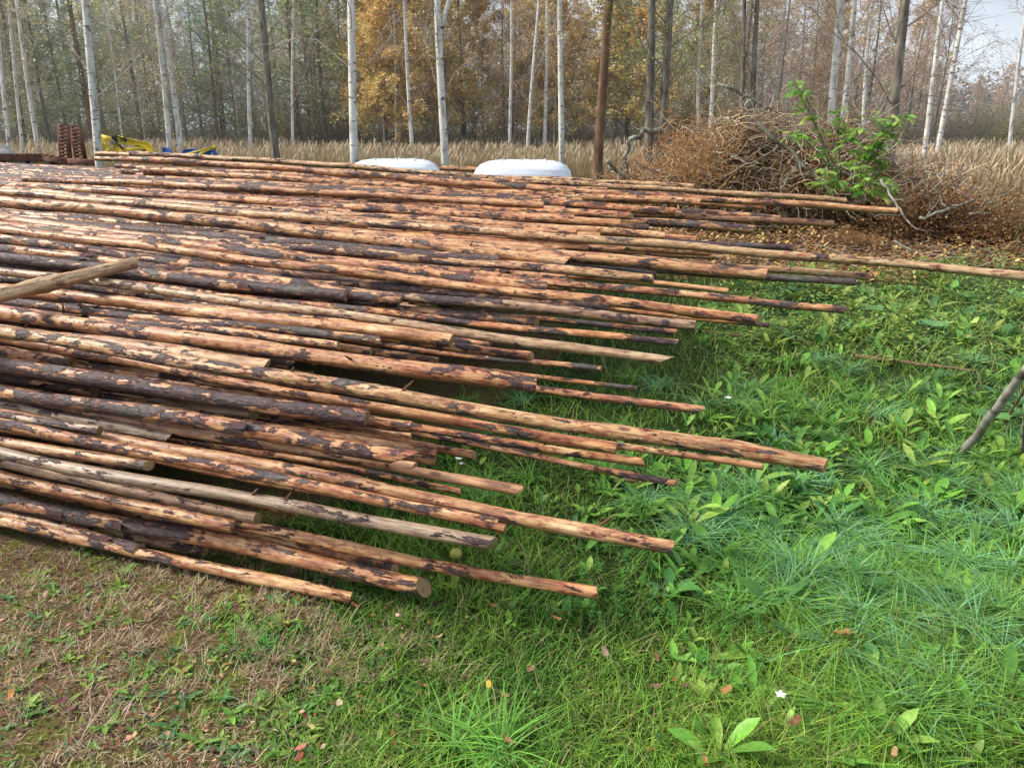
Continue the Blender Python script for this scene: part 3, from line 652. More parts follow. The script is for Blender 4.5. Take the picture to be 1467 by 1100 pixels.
litter_leaves(mb, P_[:, 0], P_[:, 1], gz(P_[:, 0], P_[:, 1])+.004+.02*rng.random(len(P_)), .007, .026, [(.22, .10, .05), (.34, .17, .08), (.14, .08, .05), (.46, .30, .18), (.28, .09, .05)], .6)
tag(mb.build('bark_crumbs', M_dry), 'small bark crumbs and brown leaf bits strewn over the front turf', 'bark crumbs', kind='stuff')
# weeds between litter and lawn, dry reeds in the field
mb = MB(); x = rng.uniform(1.5, 8, 2600); y = rng.uniform(5.5, 10.5, 2600); m = (litter(x, y) < .6) & (vn(x, y, 1.1, 60) > .42) & (x > .28*y-.2); x, y = keep(x, y, m); n = len(x)
for r_ in range(7):
    h = rng.uniform(.03, .28, n)*sstep(.3, .8, vn(x, y, .9, 61)); ribbons(mb, np.stack([x+rng.normal(size=n)*.02, y+rng.normal(size=n)*.02, h], -1), rng.random(n)*6.28, rng.uniform(.03, .07, n), rng.uniform(.012, .03, n), LF, .8, .3, rng.uniform(-.1, .5, n), jit(pick([(.16, .30, .05), (.24, .38, .07), (.38, .44, .10), (.11, .22, .06)], n), n, .25), .3)
tag(mb.build('nettle_patch', M_leaf), 'leafy green weeds between the lawn and the brown litter', 'weeds', kind='stuff')
mb = MB(); nR = 190000; y = 1/(1/15.-rng.random(nR)*(1/15.-1/52.)); x = (rng.random(nR)*2-1)*(.80*y+2)
bx_ = (x > .30*y+1.2) | (y > 19); m = bx_ & ((x > .30*y+1.2) | (y > 27)) & (rng.random(nR) < .45+.9*vn(x, y, .7, 70)); x, y = keep(x, y, m); n = len(x)
hgt = rng.uniform(.55, 1.15, n)*(.75+.5*vn(x, y, .35, 71))
ribbons(mb, np.stack([x, y, gz(x, y)-.02], -1), rng.random(n)*6.28, hgt, .005+.00028*y, BL, .05+.22*rng.random(n), .15*rng.random(n), 1.0, jit(pick([(.42, .31, .18), (.52, .40, .23), (.31, .23, .14), (.37, .34, .17), (.43, .30, .19)], n), n, .3))
pl = rng.random(n) < .45; q = np.where(pl)[0]; hd = rng.random(len(q))*6.28
ribbons(mb, np.stack([x[q], y[q], gz(x[q], y[q])+hgt[q]*.8], -1), hd, hgt[q]*.28, .014+.0006*y[q], [.4, 1, .8, .1], .2+.4*rng.random(len(q)), .2, 1, jit((.54, .42, .28), len(q), .25))
tag(mb.build('reeds', M_straw), 'field of tan dry reeds between the stack and the forest', 'reeds', kind='stuff')
# greener growth inside the reed field, right
mb = MB(); x = rng.uniform(6, 13, 6000); y = rng.uniform(11.5, 17, 6000); m = (x > .40*y+.8) & (vn(x, y, .8, 75) > .4); x, y = keep(x, y, m); n = len(x)
ribbons(mb, np.stack([x, y, gz(x, y)], -1), rng.random(n)*6.28, rng.uniform(.3, .75, n), .014, BL, .1+.3*rng.random(n), .3, 1, jit(pick([(.15, .19, .06), (.30, .25, .11), (.2, .2, .08)], n), n, .25))
tag(mb.build('rank_grass', M_leaf), 'greenish rank grass at the near edge of the reed field, right', 'grass', kind='stuff')
# ---------------------------------------------------------------- trees
def limb(p, d, L, n, wig, up, rs):
    pts = [p]; d = d/np.linalg.norm(d)
    for i in range(n):
        d = d+rs.normal(size=3)*wig+np.array([0, 0, up]); d /= np.linalg.norm(d); pts.append(pts[-1]+d*L/n)
    return np.array(pts)
def tree_meshes(seed, H, r0, bark, leafcols, twigcol, leafn=3, low=.2, nb=34, lean=(0, 0), spread=.2, lsize=.09, drop=.0, fork=False, kind='birch'):
    rs = np.random.default_rng(seed); tr = MB(); br = MB(); lf = MB()
    zz = np.linspace(0, 1, 22); ph = rs.random(4)*6.28; A = .017*H
    ctr = np.stack([lean[0]*zz*H+A*np.sin(zz*5+ph[0])*zz-0*zz, lean[1]*zz*H+A*np.sin(zz*4+ph[1])*zz, zz*H], -1)
    rad = r0*(1-zz)**.75*(1+.35*np.exp(-zz*40))+.006
    tube_into(tr, ctr, rad, 12)
    if fork:
        i0 = 5; p = ctr[i0]; d = np.array([.35, .1, 1.]); f = limb(p, d, H*.55, 12, .05, .1, rs); tube_into(tr, f, rad[i0]*.6*np.linspace(1, .15, 13), 8)
    ends = []
    for b in range(nb):
        h = low+(1-low)*((b+rs.random())/nb); i = h*21; i0 = int(min(20, i)); p = ctr[i0]+(ctr[i0+1]-ctr[i0])*(i-i0)
        a = b*2.4+rs.random(); Lb = H*spread*(1.15-h)*rs.uniform(.6, 1.2); thin = .17 if H > 11 and nb < 32 else .3
        if kind == 'spruce': Lb = H*spread*(1.05-h); upd = -.15
        else: upd = 1.0 if nb < 32 else .55
        B = limb(p, np.array([math.cos(a), math.sin(a), upd+.3*rs.random()]), Lb, 4, .14, .05-drop, rs)
        tube_into(br, B, max(.006, rad[i0]*(thin if kind != 'spruce' else .3))*np.linspace(1, .25, 5), 4, twigcol, False)
        for s in range(5 if kind != 'spruce' else 7):
            k = rs.integers(1, 4); q = B[k]+(B[k+1]-B[k])*rs.random()
            T = limb(q, (B[k+1]-B[k])/np.linalg.norm(B[k+1]-B[k])+rs.normal(size=3)*.65, Lb*rs.uniform(.25, .5), 3, .2, -.02-drop, rs)
            tube_into(br, T, np.array([.009, .007, .005, .003]), 3, twigcol, False)
            for w in range(4):
                q = T[rs.integers(1, 4)]; W_ = limb(q, (T[2]-T[1])+rs.normal(size=3)*.5*np.linalg.norm(T[2]-T[1]), Lb*.16+.15, 2, .2, -.05-drop, rs)
                tube_into(br, W_, np.array([.0055, .004, .0025]), 3, twigcol, False); ends += [W_[1], W_[2]]
    if leafn:
        E = np.repeat(np.array(ends), leafn, 0); n = len(E); E = E+rs.normal(size=(n, 3))*.11
        cc = np.array(leafcols)[rs.integers(len(leafcols), size=n)]*(1+(rs.random((n, 1))-.5)*.6)
        z1 = vn(E[:, 0]*3+E[:, 2], E[:, 1]*3-E[:, 2]*.7, .5, seed)[:, None]; cc = np.minimum(cc*(.9+1.0*z1), .95)
        if kind == 'spruce': ribbons(lf, E, rs.random(n)*6.28, lsize*2.2, lsize*.5, [1, .8, .3], .8, .1, -.3+.5*rs.random(n), cc)
        else: ribbons(lf, E, rs.random(n)*6.28, lsize*(.9+.8*rs.random(n)), lsize*.95, [.2, 1, .15], .7, .1, rs.random(n)*1.2-.8, cc)
    return tr.mesh('trunk', bark, True), br.mesh('branches', M_twig), (lf.mesh('leaves', M_far) if leafn else None)
def put_tree(name, me, loc, rz, s, label, cat, group=None):
    o = empty(name, loc, label, cat, group, rz); o.scale = (s, s, s)
    for nm, m_ in zip(('trunk', 'branches', 'leaves'), me):
        if m_: link(nm, m_, o)
    return o
TW1 = (.42, .34, .31); TW2 = (.26, .21, .18); TW3 = (.28, .25, .2)
OR = [(.76, .50, .20), (.66, .42, .17), (.80, .60, .28), (.56, .40, .20)]; OL = [(.47, .46, .25), (.38, .40, .24), (.52, .46, .23), (.34, .36, .24)]; GRN = [(.26, .34, .22), (.21, .29, .19), (.32, .38, .25)]  # background haze put into the leaf colours: paler and greyer
BRN = [(.52, .36, .24), (.44, .33, .25), (.58, .42, .26), (.42, .36, .28)]
ALD = [(.22, .32, .10), (.16, .25, .08), (.28, .36, .11)]
# near and middle trees: x bottom, y bottom, x top (y=0), depth, width px, kind, label
T = [
(55,212,22,33,6.5,'b','slim white birch leftmost behind the flat trailer'),
(141,225,118,19,12,'b','bright white birch in front of the yellow loader'),
(243,215,222,30,8,'b','left birch of the leaning pair behind the blue implement'),
(259,218,230,30,9,'b','right birch of the leaning pair behind the blue implement'),
(360,222,352,30,6,'b','thin birch just left of the big grey alder'),
(396,225,375,21,13,'a','big grey alder trunk left of the first white bale'),
(507,228,497,17,13,'b','white birch standing right at the left white bale'),
(639,235,630,18,12,'f','forked white birch between the two white bales'),
(757,195,768,36,5,'b','thin bent birch left of the straight dark spotted birch'),
(805,218,806,27,9,'b','straight birch with dark spots above the right white bale'),
(857,226,868,20,15,'p','reddish brown trunk left of the brush heap'),
(928,196,932,19,14,'a','left trunk of the grey pair behind the brush heap'),
(946,196,957,19,14,'a','right trunk of the grey pair behind the brush heap'),
(1061,170,1065,26,8,'a','left one of two dark slim trunks above the brush heap'),
(1080,170,1085,26,9,'a','right one of two dark slim trunks above the brush heap'),
(1190,190,1205,19,12,'b','thick white birch above the green rowan shoots'),
(1203,200,1224,20,9,'b','second white birch crossing behind the thick one'),
(1275,230,1296,17,17,'a','stout lichen grey trunk behind the rowan at right'),
(1325,215,1348,22,7,'b','slim birch at the edge of the reeds, left of two'),
(1346,195,1378,24,8,'b','slim birch at the edge of the reeds, right of two'),
(1450,180,1470,34,6,'b','slim birch near the right edge of the picture'),
(1238,180,1250,30,6,'b','thin birch between the thick birch and the stout grey trunk'),
(590,200,575,38,6,'b','thin birch before the golden birches'),
(420,200,418,40,5,'b','faint thin birch right of the grey alder'),
(15,215,-8,30,6,'b','thin birch at the far left edge above the gravel heap'),
(33,215,10,31,5,'b','thin birch second from the left edge'),
(730,200,730,38,5,'b','thin birch above the right bale, left of the bent one'),
(780,198,782,40,6,'b','thin pale birch right of the bent one'),
(1000,190,1004,40,6,'b','thin pale birch above the crest of the brush heap'),
(1018,185,1030,36,7,'b','pale green leafed birch above the brush heap'),
]
for i, (xb, yb, xt, Yd, w, kd, lab) in enumerate(T):
    base = at_Y(xb, yb, Yd); top = at_Y(xt, 0, Yd); base3 = np.array([base[0], Yd, 0.])
    lx = (top[0]-base[0])/(top[2]-base[2]); base3[0] = base[0]-lx*base[2]; r0 = w*.5/F*Yd*.86
    H = {'b': 15, 'f': 14, 'a': 13, 'p': 16}[kd]*rng.uniform(.9, 1.1)
    if kd in 'bf': me = tree_meshes(100+i, H, r0, M_birch, OR+OL, TW1, 2 if i % 2 else 0, .14, 30, (lx, 0), .12, .05, .03, kd == 'f')
    elif kd == 'a': me = tree_meshes(100+i, H, r0, M_alder, ALD, TW2, 4 if xb < 1000 else 0, .11, 31, (lx, 0), .18, .055)
    else: me = tree_meshes(100+i, H, r0, M_pine, ALD, TW2, 1, .3, 26, (lx, 0), .2, .08)
    put_tree('birch_tree' if kd in 'bf' else ('pine_tree' if kd == 'p' else 'alder_tree'), me, (base3[0], Yd, -.05), 0, 1, lab, 'tree')
# the wood behind
VAR = {
 'bare': [tree_meshes(200+i, 15, .048, M_birch, BRN, TW1, 1, .10, 40, (.02*(i-1), 0), .19, .085, .02) for i in range(3)],
 'gold': [tree_meshes(220+i, 13, .048, M_birch, OR, TW1, 9, .10, 44, (.01, 0), .17, .125, .05) for i in range(2)],
 'olive': [tree_meshes(240+i, 13, .11, M_alder, OL, TW3, 5, .04, 44, (0, 0), .24, .11) for i in range(2)],
 'brown': [tree_meshes(260+i, 12, .09, M_alder, BRN, TW1, 4, .04, 44, (.01, 0), .22, .10) for i in range(2)],
 'pine': [tree_meshes(280+i, 15, .13, M_pine, GRN, TW3, 6, .15, 44, (0, 0), .19, .09, 0, False, 'spruce') for i in range(2)],
}
LAB = {'bare': ('birch_tree', 'slender white birch with bare twigs in the background wood', 'slender bare birches in the wood'),
 'gold': ('birch_tree', 'birch with golden orange autumn leaves in the background wood', 'golden birches in the wood'),
 'olive': ('alder_tree', 'olive green leafy tree in the background wood', 'olive green trees in the wood'),
 'brown': ('alder_tree', 'brown twiggy tree in the background wood', 'brown twiggy trees in the wood'),
 'pine': ('spruce_tree', 'dark green conifer in the background wood', 'conifers in the wood')}
def kinds_at(px):
    if px < 340: return ['bare', 'olive', 'olive', 'pine', 'bare', 'pine']
    if px < 480: return ['pine', 'olive', 'bare', 'pine', 'olive']
    if px < 700: return ['gold', 'brown', 'bare', 'gold', 'brown', 'olive']
    if px < 980: return ['gold', 'bare', 'brown', 'bare', 'olive', 'gold']
    if px < 1180: return ['brown', 'bare', 'gold', 'brown', 'olive']
    return ['brown', 'bare', 'brown']
rs = np.random.default_rng(5); cnt = 0
for row, (Yr, num) in enumerate([(44, 36), (53, 44), (62, 42), (74, 34)]):
    for j in range(num):
        px = -120+1700*(j+rs.random()*.9)/num; Yd = Yr+rs.uniform(-3.5, 3.5); Xd = (px-733.5)/F*Yd*.985
        kl = kinds_at(px); kd = kl[rs.integers(len(kl))]; s = rs.uniform(.8, 1.2)
        if row >= 2 and kd == 'bare': kd = 'brown' if px > 480 else 'olive'
        if px > 1160: s *= .78
        if px > 1330: s *= .60
        if px > 1330 and row < 2: continue
        nm, lab, gr = LAB[kd]; me = VAR[kd][rs.integers(len(VAR[kd]))]
        put_tree(nm, me, (Xd, Yd, -.1), rs.random()*6.28, s, lab, 'tree', gr); cnt += 1
for j, (px, Yd, s) in enumerate([(575, 40, .95), (598, 42, 1.05), (560, 41, .8), (770, 44, 1.0), (790, 42, .8), (915, 41, .9), (870, 43, 1.0), (545, 44, 1.1), (690, 43, .8), (985, 45, .8)]):
    put_tree('birch_tree', VAR['gold'][j % 2], ((px-733.5)/F*Yd, Yd, -.1), j*1.3, s, LAB['gold'][1], 'tree', LAB['gold'][2])
# willow bushes at the foot of the wood
def bush_meshes(seed, W, H, cols, twig, n=130, leafn=14, ls=.08):
    rs = np.random.default_rng(seed); br = MB(); lf = MB(); E = []
    for i in range(n):
        a = rs.random()*6.28; d = np.array([math.cos(a), math.sin(a), rs.uniform(.6, 2.2)]); p = np.array([rs.normal()*W*.1, rs.normal()*W*.1, 0])
        B = limb(p, d*np.array([W/H, W/H, 1]), H*rs.uniform(.6, 1.1), 6, .16, -.03, rs); tube_into(br, B, np.linspace(.016, .004, 7), 3, twig, False)
        for k in range(2, 7): E += [B[k]]*leafn
    E = np.array(E); m = len(E); E = E+rs.normal(size=(m, 3))*np.array([.28, .28, .22])*H*.35
    E = E[E[:, 2] > .05]; m = len(E)
    cc = np.array(cols)[rs.integers(len(cols), size=m)]*(1+(rs.random((m, 1))-.5)*.7)*(.5+.9*vn(E[:, 0]*2+E[:, 2], E[:, 1]*2-E[:, 2], .9, seed)[:, None])
    ribbons(lf, E, rs.random(m)*6.28, ls*(.6+.8*rs.random(m)), ls*.5, [.2, 1, .15], .7, .1, rs.random(m)*1.4-.7, cc)
    return br.mesh('branches', M_twig), lf.mesh('leaves', M_far)
BV = {'o': [bush_meshes(300+i, 3.2, 2.6, [(.40, .36, .11), (.32, .30, .10), (.46, .40, .12), (.30, .24, .11)], TW3) for i in range(2)],
      'd': [bush_meshes(310+i, 3.4, 2.6, [(.22, .17, .10), (.27, .20, .13), (.17, .16, .10)], TW2) for i in range(2)]}
for j in range(64):
    px = -80+1620*(j+rs.random()*.8)/64; Yd = rs.uniform(42, 60); o_ = 'o' if (170 < px < 270 or 380 < px < 480 or px > 1370 or rs.random() < .2) else 'd'
    s = rs.uniform(.65, 1.15)*(1.45 if (390 < px < 470 or px > 1330) else 1)
    e = empty('willow_bush' if o_ == 'o' else 'bramble_bush', ((px-733.5)/F*Yd, Yd, -.1), 'olive yellow bush at the foot of the wood' if o_ == 'o' else 'dark brown twiggy bush at the foot of the wood', 'bush', 'olive bushes under the wood' if o_ == 'o' else 'dark bushes under the wood', rs.random()*6)
    e.scale = (s, s, s); me = BV[o_][j % 2]; link('branches', me[0], e); link('leaves', me[1], e)
# the far-off wood that closes the view
mb = MB(); n = 90000; px = rng.uniform(-300, 1780, n); Yd = rng.uniform(92, 108, n); Xd = (px-733.5)/F*Yd
top = np.interp(px, [-300, 500, 1100, 1180, 1240, 1330, 1400, 1780], [13, 12, 12, 9.0, 6.0, 7.0, 6.5, 7.5])+3*(vn(Xd, Xd*0, .25, 80)-.5)*2+1.5*(vn(Xd, Xd*0, 1.2, 81)-.5)*2
zz = rng.random(n)**.85*top
pal = np.where((px > 480)[:, None], pick([(.40, .31, .25), (.34, .28, .24), (.44, .33, .24), (.30, .27, .22)], n), pick([(.30, .31, .24), (.26, .28, .22), (.35, .34, .25), (.28, .29, .25)], n))  # muted pale leaf tones, with the haze of distance painted in
cc = pal*(.55+.8*vn(Xd, zz, .6, 82)[:, None])
ribbons(mb, np.stack([Xd, Yd, zz], -1), rng.random(n)*6.28, .45, .38, [.3, 1, .2], .6, .1, rng.random(n)*2-1, cc)
tag(mb.build('distant_wood', M_far), 'hazy far-off wood closing the view behind the trees', 'forest', kind='stuff')
# morning haze over the field and the wood
m_, t_, o_ = nt('thin haze'); vsn = N(t_, 'VolumeScatter'); vsn.inputs['Density'].default_value = .0032; vsn.inputs['Anisotropy'].default_value = .2; vsn.inputs['Color'].default_value = (.95, .97, 1, 1); t_.links.new(vsn.outputs[0], o_.inputs['Volume'])
mb = MB(); box_into(mb, (0, 72, 14), (260, 90, 30), bev=.02); tag(mb.build('haze', m_), kind='structure')
# ---------------------------------------------------------------- brush heap, rowan, shrubs
BX, BY = 4.4, 14.7
e = empty('brush_heap', (BX, BY, 0), 'big tangled heap of cut branches and dead leaves behind the poles', 'brush heap')
def heap_h(x, y):
    a = np.clip(1-(np.abs(x+.05)/2.85)**2.2-(np.abs(y)/1.9)**2, 0, 1)**.5*(1.75+.20*x+.45*(vn(x, y, 1.6, 90)-.5)*2)
    b = np.clip(1-(np.abs(x-2.6)/1.6)**2-(np.abs(y+.3)/1.4)**2, 0, 1)**.5*(.75+.3*(vn(x, y, 2, 91)-.5)*2)
    return np.maximum(a, b)
mb = MB(); gx_ = np.linspace(-3.3, 4.3, 90); gy_ = np.linspace(-2, 2, 60); XX, YY = np.meshgrid(gx_, gy_); ZZ = heap_h(XX, YY)*.86+(vn(XX, YY, 5, 92)-.5)*.25-.12
i = (np.arange(59)[:, None]*90+np.arange(89)[None]).ravel(); mb.add(np.stack([XX, YY, ZZ], -1), np.stack([i, i+1, i+91, i+90], -1))
mb.build('packed_debris', flat_mat('dark packed debris', [(.3, (.02, .013, .01)), (.55, (.10, .055, .035)), (.75, (.24, .13, .065))], 16, .95, 1.0, dist=.1), e, True)
mb = MB(); lf = MB()
for k in range(4200):
    x = rng.uniform(-2.9, 4.2); y = rng.uniform(-1.95, .6); h = float(heap_h(x, y)); 
    if h < .05: continue
    z = h*rng.uniform(.8, 1.1); a = rng.random()*6.28; d = np.array([math.cos(a), math.sin(a)*.6, rng.normal()*.45-.15])
    B = limb(np.array([x, y, z]), d, rng.uniform(.3, 1.0), 6, .28, -.03, rng); B[:, 2] = np.maximum(B[:, 2], .02)
    left = x < -.9 and rng.random() < .55
    c = [(.50, .30, .15), (.40, .23, .12)][k % 2] if left else [(.26, .17, .11), (.36, .26, .17), (.50, .49, .40), (.38, .30, .20), (.20, .13, .09), (.52, .41, .28)][rng.integers(6)]
    tube_into(mb, B, np.linspace(1, .35, 7)*(rng.uniform(.005, .012) if k % 12 else rng.uniform(.014, .026)), 4, c, False)
    if k % 9 == 0:
        B = limb(np.array([x, y, h*.85]), np.array([rng.normal()*.8, -.3, rng.uniform(.3, 1.2)]), rng.uniform(.4, 1.1), 6, .22, 0, rng); tube_into(mb, B, np.linspace(1, .3, 7)*rng.uniform(.006, .012), 3, c, False)
n = 34000; x = rng.uniform(-2.8, 4.2, n); y = -2+2.9*rng.random(n)**1.5; h = heap_h(x, y); m = h > .03; x, y, h = x[m], y[m], h[m]
mb.build('twig_tangle', M_twig, e)['kind'] = 'stuff'
litter_leaves(lf, x, y, h*rng.uniform(.82, 1.04, len(x)), .03, .075, [(.42, .22, .09), (.30, .15, .08), (.52, .29, .12), (.20, .11, .06), (.55, .42, .18), (.30, .27, .14)], 1.0)
lf.build('dead_leaves', M_dry, e)['kind'] = 'stuff'
def branch(pixpts, Yd, r, lab, mat=M_lichen, nm='branch', sub=5):
    pts = [at_Y(a, b, Yd+c) for a, b, c in pixpts]; P_ = []
    for a, b in zip(pts[:-1], pts[1:]): P_ += [a+(b-a)*t+rng.normal(size=3)*r*.5 for t in np.linspace(0, 1, 5)[:-1]]
    P_.append(pts[-1]); P_ = np.array(P_); c0 = P_[0].copy(); mb = MB(); tube_into(mb, P_-c0, np.linspace(1, .5, len(P_))*r, 8)
    o = mb.build(nm, mat, None, True, c0); tag(o, lab, 'branch')
    for s in range(sub):
        k = rng.integers(1, len(P_)-1); tb = MB(); d = P_[k+1]-P_[k]; d /= np.linalg.norm(d)
        B = limb(P_[k]-c0, d+rng.normal(size=3)*.7, rng.uniform(.15, .45), 4, .2, .02, rng); tube_into(tb, B, np.linspace(1, .3, 5)*r*.45, 5); tb.build('twig', mat, o, True)
    return o
branch([(1085, 175, 0), (1130, 215, -.1), (1160, 245, -.2), (1202, 282, -.3)], 12.75, .034, 'long straight lichened branch slanting down the front of the brush heap')
branch([(1118, 272, 0), (1142, 235, 0)], 12.7, .02, 'short pale branch leaning on the long lichened one', sub=1)
branch([(955, 190, 0), (930, 186, .0), (902, 200, -.1), (897, 225, -.1), (900, 248, -.1)], 13.2, .05, 'hooked lichen grey branch arching at the left of the brush heap', sub=2)
branch([(868, 232, 0), (880, 245, 0), (895, 258, 0)], 12, .035, 'grey branch stub low at the left foot of the brush heap', sub=1)
branch([(1262, 258, 0), (1275, 280, -.2), (1290, 300, -.4), (1300, 318, -.5)], 11.3, .022, 'crooked lichened branch right of the rowan leaves', sub=4)
branch([(1318, 315, 0), (1350, 302, 0), (1378, 292, .1), (1395, 285, .2)], 11, .022, 'forked lichen branch lying on the brown litter', sub=5)
branch([(1390, 305, 0), (1420, 306, 0)], 11.5, .014, 'thin pale stick at the edge of the reeds', sub=1)
branch([(1280, 345, 0), (1312, 362, -.2)], 9.8, .014, 'reddish stick on the litter above the long pale pole', sub=0)
branch([(1030, 120, 0), (1075, 140, 0), (1120, 165, 0) ], 14.6, .03, 'dead branch poking up from the crest of the brush heap', sub=5)
# tangle of ginger roots at left crest
mb = MB(); c0 = at_Y(985, 215, 12.7)
for k in range(260):
    a = rng.random()*6.28; B = limb(rng.normal(size=3)*np.array([.28, .15, .25]), np.array([math.cos(a), -.3, math.sin(a)]), rng.uniform(.25, .6), 7, .45, .02, rng); tube_into(mb, B, np.linspace(1, .4, 8)*rng.uniform(.004, .009), 3, [(.45, .24, .09), (.36, .18, .08), (.5, .31, .14)][k % 3], False)
tag(mb.build('root_tangle', M_twig, None, False, c0), 'ginger tangle of roots and twigs at the left of the brush heap', 'root tangle')
# rowan: stems with pinnate leaves
def rowan(stems, Yd, lab, n_leaf, cols, spr=.18):
    p0 = at_Y(stems[0][0][0], stems[0][0][1], Yd); e = empty('rowan_sapling', p0, lab, 'sapling')
    sm = MB(); lf = MB()
    for st in stems:
        Q = np.array([at_Y(a, b, Yd) for a, b in st])-p0; pts = []
        for a, b in zip(Q[:-1], Q[1:]): pts += [a+(b-a)*t+rng.normal(size=3)*.008 for t in np.linspace(0, 1, 5)[:-1]]
        pts = np.array(pts+[Q[-1]]); tube_into(sm, pts, np.linspace(.013, .005, len(pts)), 5, (.2, .19, .14), False)
        for k in range(n_leaf):
            q = pts[rng.integers(len(pts)//4, len(pts))]+rng.normal(size=3)*.03; a = rng.random()*6.28; up = rng.uniform(-.2, .7); d = np.array([math.cos(a), math.sin(a), up]); L = rng.uniform(.10, .19)
            nn = 12; tt = np.repeat(np.linspace(.25, 1, 6), 2); sgn = np.tile([-1, 1], 6); b = q+d*L*tt[:, None]; b[:, 2] -= L*.5*tt**2
            ribbons(lf, b, a+sgn*1.05, L*.42, L*.2, LF, .75, .1, rng.uniform(-.9, .2), jit(cols[rng.integers(len(cols))], nn, .2), .2)
    sm.build('stem', M_twig, e); lf.build('leaves', M_rowan, e)
RC = [(.27, .52, .10), (.19, .41, .08), (.38, .58, .13), (.50, .58, .16)]
rowan([[(1215, 290), (1190, 225), (1165, 172), (1146, 135)], [(1215, 290), (1180, 230), (1150, 195), (1118, 190)], [(1190, 240), (1165, 170), (1152, 135), (1138, 120)], [(1205, 250), (1200, 190), (1203, 160)]], 12.4, 'leafy rowan shoots rising from the middle of the brush heap', 30, RC)
rowan([[(1240, 285), (1245, 225), (1262, 190), (1275, 172)], [(1240, 240), (1270, 195), (1298, 165)], [(1235, 260), (1215, 200), (1250, 165)], [(1238, 275), (1262, 235), (1240, 215)]], 12.0, 'bright green rowan clump at the right of the brush heap', 46, RC)
rowan([[(1235, 290), (1205, 262), (1180, 245)], [(1235, 290), (1240, 262), (1232, 240)], [(1235, 290), (1265, 268), (1280, 262)], [(1200, 300), (1188, 278), (1175, 262)]], 11.7, 'low green rowan sprigs at the foot of the brush heap', 24, RC)
# brown leaved shrubs
SB = [bush_meshes(330+i, 1.5, 1.0, [(.40, .22, .09), (.30, .15, .06), (.48, .32, .13), (.20, .10, .05), (.38, .2, .1)], (.20, .12, .08), 70, 9, .055) for i in range(2)]
for j, (px, Yd, s, lab) in enumerate([(1310, 12.6, 1.35, 'copper leaved shrub right of the rowan'), (1365, 12.9, 1.2, 'copper leaved shrub at the edge of the reeds'), (1250, 14.5, 1.0, 'copper shrub behind the rowan clump'), (1420, 11.9, .8, 'low copper shrub farthest right on the litter'), (845, 15.5, .9, 'brown shrub left of the brush heap behind the right bale'), (775, 17.5, .8, 'brown shrub just behind the right bale'), (890, 16.5, 1.0, 'brown shrub against the left flank of the brush heap'), (515, 18.5, .6, 'low brown twigs left of the forked birch'), (1225, 11.3, .5, 'small brown shrub under the rowan leaves'), (1485, 12.2, .9, 'brown shrub at the right edge of the litter')]):
    e = empty('copper_shrub', ((px-733.5)/F*Yd*.99, Yd, -.02), lab, 'shrub', rz=j); e.scale = (s, s, s); link('branches', SB[j % 2][0], e); link('leaves', SB[j % 2][1], e)
# ---------------------------------------------------------------- bales
def bale(xl, xr, ytop, Yd, lab, rz):
    L = at_Y(xl, ytop, Yd); R_ = at_Y(xr, ytop, Yd); W = R_[0]-L[0]; Ht = L[2]
    mb = MB(); nu, nv = 72, 40; th = np.linspace(0, 2*PI, nu, endpoint=False); ph = np.linspace(-PI/2, PI/2, nv)
    sg = lambda a, p: np.sign(a)*np.abs(a)**p
    TH, PH = np.meshgrid(th, ph); e1, e2 = .42, .45
    wr = 1+.006*np.sin(PH*26+TH*3)+.012*(vn(TH*4, PH*6, 1.5, 5)-.5)
    xx = W/2*sg(np.cos(PH), e1)*sg(np.cos(TH), .6)*wr; yy = .62*sg(np.cos(PH), e1)*sg(np.sin(TH), .6)*wr; zz = Ht/2*(1+sg(np.sin(PH), e2)*(wr))
    i = (np.arange(nv-1)[:, None]*nu); j = np.arange(nu)[None]; k = (j+1) % nu; q = np.stack([i+j, i+k, i+k+nu, i+j+nu], -1).reshape(-1, 4)
    e = empty('wrapped_bale', ((L[0]+R_[0])/2, Yd, 0), lab, 'bale', 'white wrapped silage bales', rz); mb.add(np.stack([xx, yy, zz], -1), q); mb.build('wrap', M_wrap, e, True)
    for s in (-.55, .1, .6):
        rb = MB(); t = np.linspace(-.98, .98, 30); rr = np.abs(np.cos(t*PI/2))**.42
        pts = np.stack([np.full(30, s*W/2*.72)+.015*np.sin(t*9), t*.63, Ht*(.5+.5*np.clip(1-np.abs(t)**5, 0, 1)**.5)+.002], -1); tube_into(rb, pts, .012, 5, (.7, .72, .76)); rb.build('wrap_fold', M_wrap, e, True)
bale(498, 632, 228, 13.0, 'white plastic wrapped bale, the left and lower looking of two', .05)
bale(676, 822, 229.5, 12.3, 'white plastic wrapped bale, the right one beside the brush heap', -.04)
